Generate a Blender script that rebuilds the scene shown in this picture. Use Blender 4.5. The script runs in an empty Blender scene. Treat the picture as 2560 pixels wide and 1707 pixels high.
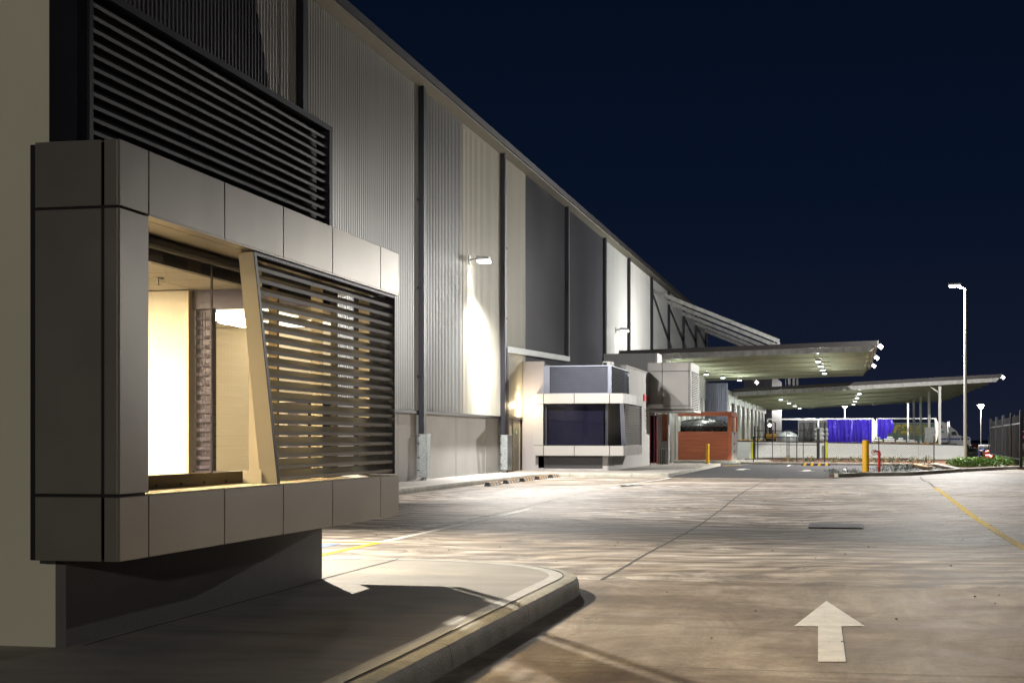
import bpy, bmesh, math, random
from mathutils import Vector, Matrix
random.seed(7)
sc = bpy.context.scene
R = math.radians

# ------------------------------------------------------------------ camera, world, exposure
TH = math.atan(0.22); CS, SN = math.cos(TH), math.sin(TH)
HC = 1.45                      # eye height above the yard
FPX = 3810.0                   # focal length in pixels of the 2560 wide photograph
cd = bpy.data.cameras.new('camera'); cam = bpy.data.objects.new('camera', cd); sc.collection.objects.link(cam)
cam.location = (0, 0, HC); cam.rotation_euler = (R(90), 0, TH)
cd.sensor_width = 36; cd.lens = 36*FPX/2560; cd.shift_y = (1097.5-853.5)/2560
cd.clip_start = 0.05; cd.clip_end = 4000
sc.camera = cam

w = bpy.data.worlds.new("World"); sc.world = w; w.use_nodes = True
nt = w.node_tree; nt.nodes.clear()
wo = nt.nodes.new('ShaderNodeOutputWorld'); bg = nt.nodes.new('ShaderNodeBackground')
tc = nt.nodes.new('ShaderNodeTexCoord'); sp = nt.nodes.new('ShaderNodeSeparateXYZ'); rp = nt.nodes.new('ShaderNodeValToRGB')
nt.links.new(tc.outputs['Generated'], sp.inputs[0]); nt.links.new(sp.outputs['Z'], rp.inputs[0])
nt.links.new(rp.outputs[0], bg.inputs[0]); nt.links.new(bg.outputs[0], wo.inputs[0])
e = rp.color_ramp.elements
e[0].position = 0.0; e[0].color = (.0105, .0135, .0290, 1)
e[1].position = 0.42; e[1].color = (.0005, .0025, .0085, 1)
k_ = e.new(0.05); k_.color = (.0058, .0095, .0230, 1)
k_ = e.new(0.16); k_.color = (.0022, .0060, .0175, 1)
bg.inputs[1].default_value = 1.0
sc.view_settings.view_transform = 'Standard'; sc.view_settings.look = 'None'
sc.view_settings.exposure = 0; sc.view_settings.gamma = 1
cy = sc.cycles
cy.use_denoising = True; cy.max_bounces = 7; cy.diffuse_bounces = 3; cy.glossy_bounces = 4
cy.transparent_max_bounces = 12; cy.sample_clamp_indirect = 2.0; cy.sample_clamp_direct = 0.0
cy.caustics_reflective = False; cy.caustics_refractive = False; cy.use_light_tree = True

# ------------------------------------------------------------------ photo pixel -> point on a world plane
def ray(px, py):
    u = (px-1280)/FPX; v = (1097.5-py)/FPX
    return (-SN+u*CS, CS+u*SN, v)
def onX(px, py, X): d = ray(px, py); t = X/d[0]; return (X, d[1]*t, HC+d[2]*t)
def onY(px, py, Y): d = ray(px, py); t = Y/d[1]; return (d[0]*t, Y, HC+d[2]*t)
def onZ(px, py, Z): d = ray(px, py); t = (Z-HC)/d[2]; return (d[0]*t, d[1]*t, Z)
def YX(px, X): return onX(px, 1000, X)[1]
def XY(px, Y): return onY(px, 1000, Y)[0]
def sst(a, b, t):
    t = max(0, min(1, (t-a)/(b-a))); return t*t*(3-2*t)
def gz(x, y):
    """gentle falls of the concrete yard towards its drain"""
    h = .15*sst(28, 39, y)*(1-sst(45, 57, y))*sst(-8.5, -4.5, x)*(1-.5*sst(4, 12, x))
    h -= .030*math.exp(-((y-25)/4.0)**2)*sst(-8, -3, x)
    h -= .030*math.exp(-((x+.3)/2.4)**2)*(1-sst(20, 34, y))
    return h
def onG(px, py, off=0):
    z = 0
    for _ in range(12):
        p = onZ(px, py, z); z = gz(p[0], p[1])+off
    return Vector((p[0], p[1], z))

# ------------------------------------------------------------------ materials
MATS = {}
def newmat(name):
    m = bpy.data.materials.new(name); m.use_nodes = True
    return m, m.node_tree, m.node_tree.nodes['Principled BSDF']
def pm(name, col, rough=.6, metal=0., var=.12, scale=2., bump=0., bscale=30., stretch=(1, 1, 1), spec=.5, coat=0.):
    if name in MATS: return MATS[name]
    m, t, b = newmat(name)
    b.inputs['Roughness'].default_value = rough; b.inputs['Metallic'].default_value = metal
    b.inputs['Specular IOR Level'].default_value = spec; b.inputs['Coat Weight'].default_value = coat
    g = t.nodes.new('ShaderNodeNewGeometry'); mp = t.nodes.new('ShaderNodeMapping'); mp.inputs['Scale'].default_value = stretch
    t.links.new(g.outputs['Position'], mp.inputs[0])
    n = t.nodes.new('ShaderNodeTexNoise'); n.inputs['Scale'].default_value = scale; n.inputs['Detail'].default_value = 5; n.inputs['Roughness'].default_value = .6
    t.links.new(mp.outputs[0], n.inputs['Vector'])
    r = t.nodes.new('ShaderNodeValToRGB'); t.links.new(n.outputs[0], r.inputs[0])
    r.color_ramp.elements[0].position = .3; r.color_ramp.elements[1].position = .7
    r.color_ramp.elements[0].color = tuple(c*(1-var) for c in col)+(1,)
    r.color_ramp.elements[1].color = tuple(min(1, c*(1+var)) for c in col)+(1,)
    t.links.new(r.outputs[0], b.inputs['Base Color'])
    mr = t.nodes.new('ShaderNodeMapRange'); mr.inputs[3].default_value = max(.02, rough-.08); mr.inputs[4].default_value = min(1, rough+.08)
    t.links.new(n.outputs[0], mr.inputs[0]); t.links.new(mr.outputs[0], b.inputs['Roughness'])
    if bump:
        n2 = t.nodes.new('ShaderNodeTexNoise'); n2.inputs['Scale'].default_value = bscale; n2.inputs['Detail'].default_value = 4
        t.links.new(mp.outputs[0], n2.inputs['Vector'])
        bp = t.nodes.new('ShaderNodeBump'); bp.inputs['Strength'].default_value = bump; bp.inputs['Distance'].default_value = .02
        t.links.new(n2.outputs[0], bp.inputs['Height']); t.links.new(bp.outputs[0], b.inputs['Normal'])
    MATS[name] = m; return m
def em(name, col, s):
    if name in MATS: return MATS[name]
    m, t, b = newmat(name)
    b.inputs['Base Color'].default_value = (0, 0, 0, 1)
    b.inputs['Emission Color'].default_value = (*col, 1); b.inputs['Emission Strength'].default_value = s
    MATS[name] = m; return m
def glass(name, tint=(.9, .92, .92), refl=.08, rough=0.0):
    if name in MATS: return MATS[name]
    m = bpy.data.materials.new(name); m.use_nodes = True; t = m.node_tree; t.nodes.clear()
    o = t.nodes.new('ShaderNodeOutputMaterial'); mx = t.nodes.new('ShaderNodeMixShader')
    tr = t.nodes.new('ShaderNodeBsdfTransparent'); tr.inputs[0].default_value = (*tint, 1)
    gl = t.nodes.new('ShaderNodeBsdfGlossy'); gl.inputs['Roughness'].default_value = rough
    lw = t.nodes.new('ShaderNodeLayerWeight'); lw.inputs[0].default_value = .5
    pw = t.nodes.new('ShaderNodeMath'); pw.operation = 'POWER'; pw.inputs[1].default_value = 4.5; t.links.new(lw.outputs['Facing'], pw.inputs[0])
    ad = t.nodes.new('ShaderNodeMath'); ad.operation = 'ADD'; ad.inputs[1].default_value = refl; ad.use_clamp = True
    t.links.new(pw.outputs[0], ad.inputs[0]); t.links.new(ad.outputs[0], mx.inputs[0])
    t.links.new(tr.outputs[0], mx.inputs[1]); t.links.new(gl.outputs[0], mx.inputs[2]); t.links.new(mx.outputs[0], o.inputs[0])
    MATS[name] = m; return m

def paint(name, col, under=(.26, .23, .20)):
    m = pm(name, col, .75, 0, .12, 4, .1, 80, (1, 1, 1), .1); t = m.node_tree; b = t.nodes['Principled BSDF']
    src = b.inputs['Base Color'].links[0].from_socket; g = t.nodes.new('ShaderNodeNewGeometry')
    prev = src
    for sc_, st, p0, p1, amt in ((22, (1, 1, 1), .58, .68, .4), (2.2, (.5, 2.5, 1), .60, .72, .35), (3, (8, .6, 1), .60, .68, .25)):
        mp = t.nodes.new('ShaderNodeMapping'); mp.inputs['Scale'].default_value = st; t.links.new(g.outputs['Position'], mp.inputs[0])
        n = t.nodes.new('ShaderNodeTexNoise'); n.inputs['Scale'].default_value = sc_; n.inputs['Detail'].default_value = 7; n.inputs['Roughness'].default_value = .7; t.links.new(mp.outputs[0], n.inputs['Vector'])
        r = t.nodes.new('ShaderNodeMapRange'); r.inputs[1].default_value = p0; r.inputs[2].default_value = p1; r.inputs[3].default_value = 0; r.inputs[4].default_value = amt; t.links.new(n.outputs[0], r.inputs[0])
        x = t.nodes.new('ShaderNodeMixRGB'); t.links.new(r.outputs[0], x.inputs[0]); t.links.new(prev, x.inputs[1]); x.inputs[2].default_value = (*under, 1); prev = x.outputs[0]
    t.links.new(prev, b.inputs['Base Color']); return m
def yard_material():
    m, t, b = newmat('yard concrete')
    N = t.nodes.new; L = t.links.new
    g = N('ShaderNodeNewGeometry')
    wn = N('ShaderNodeTexNoise'); wn.inputs['Scale'].default_value = .22; wn.inputs['Detail'].default_value = 4
    L(g.outputs['Position'], wn.inputs['Vector'])
    sub = N('ShaderNodeVectorMath'); sub.operation = 'MULTIPLY_ADD'; L(wn.outputs['Color'], sub.inputs[0]); sub.inputs[1].default_value = (6, 6, 0); L(g.outputs['Position'], sub.inputs[2])
    sub2 = N('ShaderNodeVectorMath'); sub2.operation = 'MULTIPLY_ADD'; L(wn.outputs['Color'], sub2.inputs[0]); sub2.inputs[1].default_value = (2.6, 2.6, 0); L(g.outputs['Position'], sub2.inputs[2])
    def noise(scale, st, det=6, rough=.6, dist=0., src=None):
        mp = N('ShaderNodeMapping'); mp.inputs['Scale'].default_value = st; L((src or g.outputs['Position']), mp.inputs[0])
        n = N('ShaderNodeTexNoise'); n.inputs['Scale'].default_value = scale; n.inputs['Detail'].default_value = det
        n.inputs['Roughness'].default_value = rough; n.inputs['Distortion'].default_value = dist; L(mp.outputs[0], n.inputs['Vector']); return n.outputs[0]
    def ramp(x, p0, p1, c0=(0, 0, 0), c1=(1, 1, 1)):
        r = N('ShaderNodeValToRGB'); r.color_ramp.elements[0].position = p0; r.color_ramp.elements[1].position = p1
        r.color_ramp.elements[0].color = (*c0, 1); r.color_ramp.elements[1].color = (*c1, 1); L(x, r.inputs[0]); return r.outputs[0]
    def mix(f, a, bb, mode='MIX', fac=None):
        x = N('ShaderNodeMixRGB'); x.blend_type = mode
        if f is None: x.inputs[0].default_value = fac
        else: L(f, x.inputs[0])
        L(a, x.inputs[1]); L(bb, x.inputs[2]); return x.outputs[0]
    streak = noise(1.0, (.30, 1.1, 1), 10, .76, 1.3, sub.outputs[0])
    streak2 = noise(2.6, (.42, 1.3, 1), 9, .76, 1.0, sub.outputs[0])
    patch = noise(.33, (1, 1, 1), 4, .55, .6)
    fine = noise(9, (1, 1, 1), 8, .7)
    brush = noise(1.0, (6, 60, 1), 3, .6)
    # broad sweeps left by the power float: rings about far away centres
    def rings(cx, cyy, sc_, dist):
        vm = N('ShaderNodeVectorMath'); vm.operation = 'SUBTRACT'; L(sub2.outputs[0], vm.inputs[0]); vm.inputs[1].default_value = (cx, cyy, 0)
        wv = N('ShaderNodeTexWave'); wv.wave_type = 'RINGS'; wv.rings_direction = 'SPHERICAL'; wv.inputs['Scale'].default_value = sc_
        wv.inputs['Distortion'].default_value = dist; wv.inputs['Detail'].default_value = 3; wv.inputs['Detail Scale'].default_value = .6
        L(vm.outputs[0], wv.inputs['Vector']); return wv.outputs['Fac']
    r1 = rings(-.5, 44, .50, 2.2); r2 = rings(16, 12, .42, 3.0)
    base = ramp(streak, .42, .58, (.235, .205, .18), (.74, .685, .63))
    c = mix(None, base, ramp(streak2, .38, .62, (.56, .54, .515), (1.2, 1.2, 1.2)), 'MULTIPLY', .85)
    c = mix(None, c, ramp(r1, .15, .85, (.66, .64, .61), (1.16, 1.16, 1.16)), 'MULTIPLY', .75)
    c = mix(None, c, ramp(r2, .15, .85, (.74, .72, .69), (1.12, 1.12, 1.12)), 'MULTIPLY', .7)
    arc_ = rings(3, 40, 1.5, 1.6); c = mix(None, c, ramp(arc_, .3, .9, (1, 1, 1), (.80, .79, .78)), 'MULTIPLY', .6)
    # the slab nearest the camera: blotchy, browner, tracked lengthwise
    nb1 = noise(1.0, (1.7, .55, 1), 10, .76, 1.2); nb2 = noise(1.0, (5, .45, 1), 6, .65, .3); nb3 = noise(.6, (1, .8, 1), 6, .6, .8)
    near_ = ramp(nb1, .36, .66, (.235, .19, .145), (.47, .41, .35))
    near_ = mix(None, near_, ramp(nb2, .35, .65, (.84, .82, .79), (1.1, 1.1, 1.1)), 'MULTIPLY', .8)
    near_ = mix(None, near_, ramp(nb3, .44, .50, (.78, .73, .66), (1.04, 1.04, 1.04)), 'MULTIPLY', .9)
    sxy = N('ShaderNodeSeparateXYZ'); L(g.outputs['Position'], sxy.inputs[0])
    msk = N('ShaderNodeMapRange'); L(sxy.outputs['Y'], msk.inputs[0]); msk.inputs[1].default_value = 15.55; msk.inputs[2].default_value = 15.72; msk.inputs[3].default_value = .82; msk.inputs[4].default_value = 0
    c = mix(msk.outputs[0], c, near_)
    grit = noise(38, (1, 1, 1), 6, .8)
    c = mix(None, c, ramp(grit, .3, .7, (.72, .71, .70), (1.22, 1.22, 1.22)), 'MULTIPLY', .7)
    c = mix(None, c, ramp(patch, .36, .62, (.58, .51, .43), (1.12, 1.1, 1.08)), 'MULTIPLY', .8)
    # damp looking patches with a crisp edge
    pe = noise(.42, (.6, 1.5, 1), 6, .55, .3); c = mix(None, c, ramp(pe, .425, .455, (.72, .66, .58), (1, 1, 1)), 'MULTIPLY', .8)
    c = mix(None, c, ramp(fine, .25, .75, (.82, .82, .81), (1.15, 1.15, 1.15)), 'MULTIPLY', .8)
    c = mix(None, c, ramp(brush, .3, .7, (.93, .93, .93), (1.06, 1.06, 1.06)), 'MULTIPLY', .7)
    # tyre marks: dark curved bands
    r3 = rings(-9, 30, .9, 1.2); band = ramp(noise(.5, (1, 1, 1), 2), .55, .62)
    tm = N('ShaderNodeMath'); tm.operation = 'MULTIPLY'; L(ramp(r3, .90, .98), tm.inputs[0]); L(band, tm.inputs[1])
    tm2 = N('ShaderNodeMath'); tm2.operation = 'MULTIPLY'; L(tm.outputs[0], tm2.inputs[0]); tm2.inputs[1].default_value = .35
    dk = N('ShaderNodeRGB'); dk.outputs[0].default_value = (.12, .11, .10, 1)
    c = mix(tm2.outputs[0], c, dk.outputs[0])
    # small black spots
    vo = N('ShaderNodeTexVoronoi'); vo.inputs['Scale'].default_value = .75; L(g.outputs['Position'], vo.inputs['Vector'])
    sp_ = ramp(vo.outputs['Distance'], .018, .03); c = mix(None, c, sp_, 'MULTIPLY', .8)
    L(c, b.inputs['Base Color'])
    mr = N('ShaderNodeMapRange'); L(streak, mr.inputs[0]); mr.inputs[1].default_value = .3; mr.inputs[2].default_value = .7; mr.inputs[3].default_value = .58; mr.inputs[4].default_value = .78
    L(mr.outputs[0], b.inputs['Roughness']); b.inputs['Specular IOR Level'].default_value = .12
    bp = N('ShaderNodeBump'); bp.inputs['Strength'].default_value = .12; bp.inputs['Distance'].default_value = .002; L(fine, bp.inputs['Height']); L(bp.outputs[0], b.inputs['Normal'])
    return m

M = dict(
 yard=yard_material(),
 pave=pm('pavement concrete', (.40, .37, .33), .75, 0, .22, 1.1, .35, 60, (1, 2.2, 1)),
 kerb=pm('kerb concrete', (.44, .42, .35), .7, 0, .25, 2.6, .5, 45),
 lip=pm('trowelled edge', (.58, .56, .52), .6, 0, .15, 3, .2, 60),
 asphalt=pm('asphalt', (.052, .05, .055), .85, 0, .25, 1.2, .6, 220),
 ground=pm('far ground', (.06, .058, .055), .9, 0, .3, .05),
 joint=pm('joint', (.035, .03, .026), .9, 0, .2),
 white=paint('white road paint', (.80, .78, .75)),
 yellow=paint('yellow road paint', (.80, .53, .012), (.35, .27, .10)),
 blue=pm('blue road paint', (.02, .11, .45), .6, 0, .12, 5),
 mulch=pm('bark mulch', (.12, .055, .03), .95, 0, .6, 14, 1., 40),
 alu=pm('composite panel', (.46, .42, .355), .36, .72, .07, .9, .10, 1.6),
 alu2=pm('composite panel pale', (.34, .325, .305), .35, .2, .03, .8),
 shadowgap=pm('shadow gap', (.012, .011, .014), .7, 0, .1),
 black=pm('dark frame', (.018, .018, .026), .45, .3, .15),
 navy=pm('navy frame', (.014, .012, .045), .4, .2, .1),
 blade=pm('louvre blade', (.33, .33, .32), .34, .45, .06, 2),
 blade_b=pm('dark louvre blade', (.022, .022, .034), .55, .1, .1, 2),
 blade_g=pm('grey louvre blade', (.14, .15, .19), .35, .5, .08, 2),
 cream=pm('cream render', (.78, .75, .60), .8, 0, .05, .6, .1, 60),
 paint=pm('white interior paint', (.88, .85, .77), .7, 0, .02, .5),
 carpet=pm('carpet', (.50, .44, .36), .95, 0, .2, 30),
 blend=pm('cream blade', (.62, .56, .44), .45, .1, .04, 1),
 bronze=pm('bronze sill frame', (.12, .09, .05), .4, .6, .1, 3),
 precast=pm('precast concrete', (.60, .585, .55), .8, 0, .12, .55, .12, 25, (1, 1, .7)),
 precast_l=pm('painted precast', (.74, .74, .71), .75, 0, .07, .5, .08, 25, (1, 1, .5)),
 lilac=pm('grey render', (.34, .32, .33), .8, 0, .08, .4, .1, 40),
 lowwall=pm('dark rendered wall', (.15, .137, .14), .75, 0, .18, 1.1, .15, 40, (1, 1, .6)),
 c_dark=pm('charcoal cladding', (.060, .060, .072), .42, .35, .10, .3, 0, 30, (1, 1, .2)),
 c_mid=pm('grey cladding', (.37, .38, .375), .42, .25, .08, 2.2, .1, 3, (1, 1, .06)),
 c_light=pm('light grey cladding', (.46, .465, .45), .42, .2, .08, 2.2, .1, 3, (1, 1, .06)),
 c_cream=pm('cream cladding', (.66, .64, .54), .45, .1, .07, 2.2, .1, 3, (1, 1, .06)),
 c_white=pm('white cladding', (.70, .70, .64), .45, .1, .06, .3),
 fascia=pm('fascia', (.038, .035, .036), .5, .3, .1, 1),
 soffit=pm('soffit', (.20, .19, .16), .6, .1, .08, 1),
 galv=pm('galvanised steel', (.40, .43, .43), .38, .75, .28, 14),
 galv2=pm('old galvanised steel', (.30, .30, .29), .5, .5, .35, 3.5),
 steel=pm('white steel', (.62, .61, .58), .45, .2, .06, 2),
 deckrib=pm('canopy sheeting', (.40, .41, .29), .5, .2, .12, .6),
 bollard=pm('yellow bollard paint', (.88, .48, .02), .35, 0, .08, 6, 0, 30, (1, 1, 1), .5, .2),
 lime=pm('lime yellow paint', (.60, .57, .01), .5, 0, .06, 4),
 red=pm('red pipe paint', (.62, .03, .02), .32, 0, .15, 8),
 redold=pm('dull red paint', (.34, .05, .035), .5, 0, .25, 12),
 bluep=pm('blue pipe paint', (.05, .05, .25), .4, 0, .2, 12),
 brown=pm('red brown timber', (.46, .135, .065), .6, 0, .22, 1.5, .2, 20, (.4, 1, 6)),
 tank=pm('black tank', (.025, .027, .026), .28, .1, .2, 3),
 fence=pm('black fence steel', (.014, .014, .018), .35, .4, .15, 3),
 curtain=pm('blue pvc curtain', (.028, .015, .26), .25, 0, .15, 1.2, .5, 3),
 curtain_g=pm('grey curtain', (.13, .13, .13), .45, 0, .25, 1.5, .4, 3, (4, 1, .4)),
 truckw=pm('white truck paint', (.78, .78, .76), .25, 0, .03, 1, 0, 30, (1, 1, 1), .5, .4),
 stripe=pm('blue stripe', (.06, .09, .42), .3, 0, .03),
 green=pm('green trailer panel', (.04, .13, .075), .35, 0, .25, .7),
 olive=pm('olive fade', (.20, .23, .02), .4, 0, .25, .9),
 sign_y=pm('yellow lettering', (.80, .66, .02), .4, 0, .05),
 tyre=pm('tyre', (.02, .02, .02), .8, 0, .2),
 chrome=pm('chrome', (.75, .75, .75), .12, 1, .05),
 bags=pm('white sacks', (.66, .67, .66), .6, 0, .15, 6, .6, 12),
 pallet=pm('pallet wood', (.36, .22, .10), .8, 0, .25, 6),
 leaf=pm('leaf green', (.11, .21, .04), .55, 0, .5, 9),
 leaf2=pm('dull leaf', (.05, .075, .035), .6, 0, .4, 9),
 door=pm('door paint', (.20, .19, .16), .5, 0, .05),
 signg=pm('green sign', (.01, .30, .12), .5, 0, .05),
 signr=pm('red sign', (.65, .02, .02), .4, 0, .05),
 block=pm('grey blockwork', (.40, .38, .37), .85, 0, .15, .9, .2, 30),
 rubber=pm('black rubber', (.02, .02, .025), .6, 0, .2, 5),
 stopy=pm('stop stripe', (.62, .30, .03), .6, 0, .2, 9),
 glass=glass('window glass', (.95, .95, .95), .05),
 glass_r=glass('coated glass', (.13, .14, .15), .70),
 glass_d=glass('dark glass', (.16, .16, .24), .03),
 lampw=em('lamp glow', (1, .97, .92), 14),
 lampf=em('far lamp glow', (1, .93, .88), 20),
 led=em('led panel', (1, .76, .42), 400),
 led_soft=em('soft led panel', (1, .86, .62), 9),
 down=em('downlight glow', (.86, 1, .98), 6),
 warm=em('bulkhead glow', (1, .82, .55), 35),
 screen=em('lit inner window', (.75, .85, .70), 2.6),
)

# ------------------------------------------------------------------ mesh helpers
class MB:
    def __init__(s): s.v = []; s.f = []; s.m = []; s.k = 0
    def mi(s, k): s.k = k; return s
    def add(s, vs, fs):
        n = len(s.v); s.v += [tuple(v) for v in vs]
        for f in fs: s.f.append([n+i for i in f]); s.m.append(s.k)
        return s
    def box(s, x0, x1, y0, y1, z0, z1, bev=0):
        x0, x1 = min(x0, x1), max(x0, x1); y0, y1 = min(y0, y1), max(y0, y1); z0, z1 = min(z0, z1), max(z0, z1)
        if bev:
            b = min(bev, (x1-x0)*.45, (y1-y0)*.45, (z1-z0)*.45)
            bm = bmesh.new(); bmesh.ops.create_cube(bm, size=1)
            for v in bm.verts:
                v.co = Vector(((x0+x1)/2+v.co.x*(x1-x0), (y0+y1)/2+v.co.y*(y1-y0), (z0+z1)/2+v.co.z*(z1-z0)))
            bmesh.ops.bevel(bm, geom=bm.edges[:], offset=b, segments=1, affect='EDGES')
            bm.verts.index_update()
            s.add([v.co for v in bm.verts], [[v.index for v in f.verts] for f in bm.faces]); bm.free(); return s
        return s.add([(x0, y0, z0), (x1, y0, z0), (x1, y1, z0), (x0, y1, z0), (x0, y0, z1), (x1, y0, z1), (x1, y1, z1), (x0, y1, z1)],
                     [(0, 3, 2, 1), (4, 5, 6, 7), (0, 1, 5, 4), (1, 2, 6, 5), (2, 3, 7, 6), (3, 0, 4, 7)])
    def prism(s, poly, d):
        n = len(poly); P = [Vector(p) for p in poly]; Q = [p+Vector(d) for p in P]
        return s.add(P+Q, [list(range(n))[::-1], list(range(n, 2*n))]+[(i, (i+1) % n, n+(i+1) % n, n+i) for i in range(n)])
    def cyl(s, p0, p1, r, r1=None, n=12, cap=True):
        p0, p1 = Vector(p0), Vector(p1); r1 = r if r1 is None else r1
        a = (p1-p0).normalized(); t = Vector((0, 0, 1)) if abs(a.z) < .9 else Vector((1, 0, 0))
        u = a.cross(t).normalized(); v = a.cross(u)
        A = [p0+(u*math.cos(2*math.pi*i/n)+v*math.sin(2*math.pi*i/n))*r for i in range(n)]
        B = [p1+(u*math.cos(2*math.pi*i/n)+v*math.sin(2*math.pi*i/n))*r1 for i in range(n)]
        f = [(i, (i+1) % n, n+(i+1) % n, n+i) for i in range(n)]
        if cap: f += [list(range(n))[::-1], list(range(n, 2*n))]
        return s.add(A+B, f)
    def tube(s, pts, r, n=8):
        for a, b in zip(pts[:-1], pts[1:]): s.cyl(a, b, r, n=n)
        return s
    def bar(s, p0, p1, wd, hg, up=(0, 0, 1)):
        p0, p1 = Vector(p0), Vector(p1); a = (p1-p0).normalized(); u = a.cross(Vector(up)).normalized(); v = u.cross(a).normalized()
        P = []
        for p in (p0, p1):
            P += [p-u*wd/2-v*hg/2, p+u*wd/2-v*hg/2, p+u*wd/2+v*hg/2, p-u*wd/2+v*hg/2]
        return s.add(P, [(0, 1, 2, 3), (7, 6, 5, 4), (0, 4, 5, 1), (1, 5, 6, 2), (2, 6, 7, 3), (3, 7, 4, 0)])
    def lathe(s, c, prof, n=24, a0=0, a1=2*math.pi):
        c = Vector(c); vs = []; k = len(prof)
        for i in range(n):
            a = a0+(a1-a0)*i/n
            for r, z in prof: vs.append(c+Vector((r*math.cos(a), r*math.sin(a), z)))
        f = []
        for i in range(n):
            j = (i+1) % n
            for q in range(k-1): f.append((i*k+q, j*k+q, j*k+q+1, i*k+q+1))
        return s.add(vs, f)
    def build(s, name, mat, parent=None, smooth=False):
        me = bpy.data.meshes.new(name); me.from_pydata(s.v, [], s.f)
        ml = mat if isinstance(mat, (list, tuple)) else [mat]
        for m in ml: me.materials.append(m)
        if len(ml) > 1: me.polygons.foreach_set('material_index', s.m)
        if smooth: me.polygons.foreach_set('use_smooth', [True]*len(me.polygons))
        me.validate(); me.update()
        bm = bmesh.new(); bm.from_mesh(me); bmesh.ops.recalc_face_normals(bm, faces=bm.faces[:]); bm.to_mesh(me); bm.free()
        if smooth:
            try: me.set_sharp_from_angle(angle=R(40))
            except Exception: pass
        o = bpy.data.objects.new(name, me); sc.collection.objects.link(o)
        if parent is not None:
            o.parent = parent; o.matrix_parent_inverse = Matrix.Translation(-parent_loc(parent))
        return o
def parent_loc(p):
    return Vector(p.location) if p.type == 'EMPTY' else Vector((0, 0, 0))
def tag(o, label=None, cat=None, group=None, kind=None):
    if label: o['label'] = label
    if cat: o['category'] = cat
    if group: o['group'] = group
    if kind: o['kind'] = kind
    return o
def thing(name, label, cat, loc=(0, 0, 0), group=None):
    o = bpy.data.objects.new(name, None); sc.collection.objects.link(o); o.location = loc; o.empty_display_size = .2
    return tag(o, label, cat, group)
def copy_thing(root, loc, label, rotz=None):
    def cp(o, par):
        c = o.copy(); sc.collection.objects.link(c); c.parent = par
        for ch in [x for x in bpy.data.objects if x.parent == o]: cp(ch, c)
        return c
    r = cp(root, None); r.location = loc; r['label'] = label
    if rotz is not None: r.rotation_euler = (0, 0, rotz)
    return r
def lamp(name, kind, loc, power, col, parent, size=.2, rot=None, spot=None, blend=.5):
    l = bpy.data.lights.new(name, kind); l.energy = power; l.color = col
    if kind == 'AREA': l.shape = 'DISK'; l.size = size
    else: l.shadow_soft_size = size
    if kind == 'SPOT': l.spot_size = spot; l.spot_blend = blend
    o = bpy.data.objects.new(name, l); sc.collection.objects.link(o); o.location = loc
    if rot is not None: o.rotation_euler = rot
    if parent is not None: o.parent = parent; o.matrix_parent_inverse = Matrix.Translation(-Vector(parent.location))
    return o
def aim(frm, to): return (Vector(to)-Vector(frm)).to_track_quat('-Z', 'Y').to_euler()

def ribsX(mb, X, y0, y1, z0, z1, pitch=.19, dep=.032, zf0=None, zf1=None):
    """corrugated sheet facing +X; zf0/zf1 optional functions of y for bottom/top"""
    y = y0; pts = []
    while y < y1:
        for a, h in ((0, 0), (.42, 0), (.54, 1), (.88, 1)):
            yy = y+a*pitch
            if yy <= y1: pts.append((yy, X+h*dep))
        y += pitch
    pts.append((y1, X))
    vs = []
    for yy, xx in pts: vs += [(xx, yy, zf0(yy) if zf0 else z0), (xx, yy, zf1(yy) if zf1 else z1)]
    mb.add(vs, [(2*i, 2*i+2, 2*i+3, 2*i+1) for i in range(len(pts)-1)])
    return mb
def ribsY(mb, Y, x0, x1, z0, z1, pitch=.3, dep=.03):
    x = x0; pts = []
    while x < x1:
        for a, h in ((0, 0), (.42, 0), (.54, 1), (.88, 1)):
            if x+a*pitch <= x1: pts.append((x+a*pitch, Y-h*dep))
        x += pitch
    pts.append((x1, Y)); vs = []
    for xx, yy in pts: vs += [(xx, yy, z0), (xx, yy, z1)]
    return mb.add(vs, [(2*i, 2*i+2, 2*i+3, 2*i+1) for i in range(len(pts)-1)])
def louvX(mb, X, y0, y1, z0, z1, n, chord, tilt, th=.012):
    """horizontal blades facing +X: outer edge low"""
    for i in range(n):
        z = z0+(z1-z0)*(i+.5)/n; dx = math.cos(tilt)*chord/2; dz = math.sin(tilt)*chord/2
        mb.prism([(X-dx, y0, z+dz-th/2), (X+dx, y0, z-dz-th/2), (X+dx+.004, y0, z-dz-th/2-.012), (X+dx+.010, y0, z-dz+th/2), (X-dx, y0, z+dz+th/2)], (0, y1-y0, 0))
    return mb
def louvY(mb, Y, x0, x1, z0, z1, n, chord, tilt, th=.02):
    for i in range(n):
        z = z0+(z1-z0)*(i+.5)/n; dy = math.cos(tilt)*chord/2; dz = math.sin(tilt)*chord/2
        mb.prism([(x0, Y+dy, z+dz-th/2), (x0, Y-dy, z-dz-th/2), (x0, Y-dy, z-dz+th/2), (x0, Y+dy, z+dz+th/2)], (x1-x0, 0, 0))
    return mb
def sheet(name, poly, z, mat, kind='structure'):
    mb = MB(); mb.add([(x, y, z) for x, y in poly], [list(range(len(poly)))])
    return tag(mb.build(name, mat), kind=kind)

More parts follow.
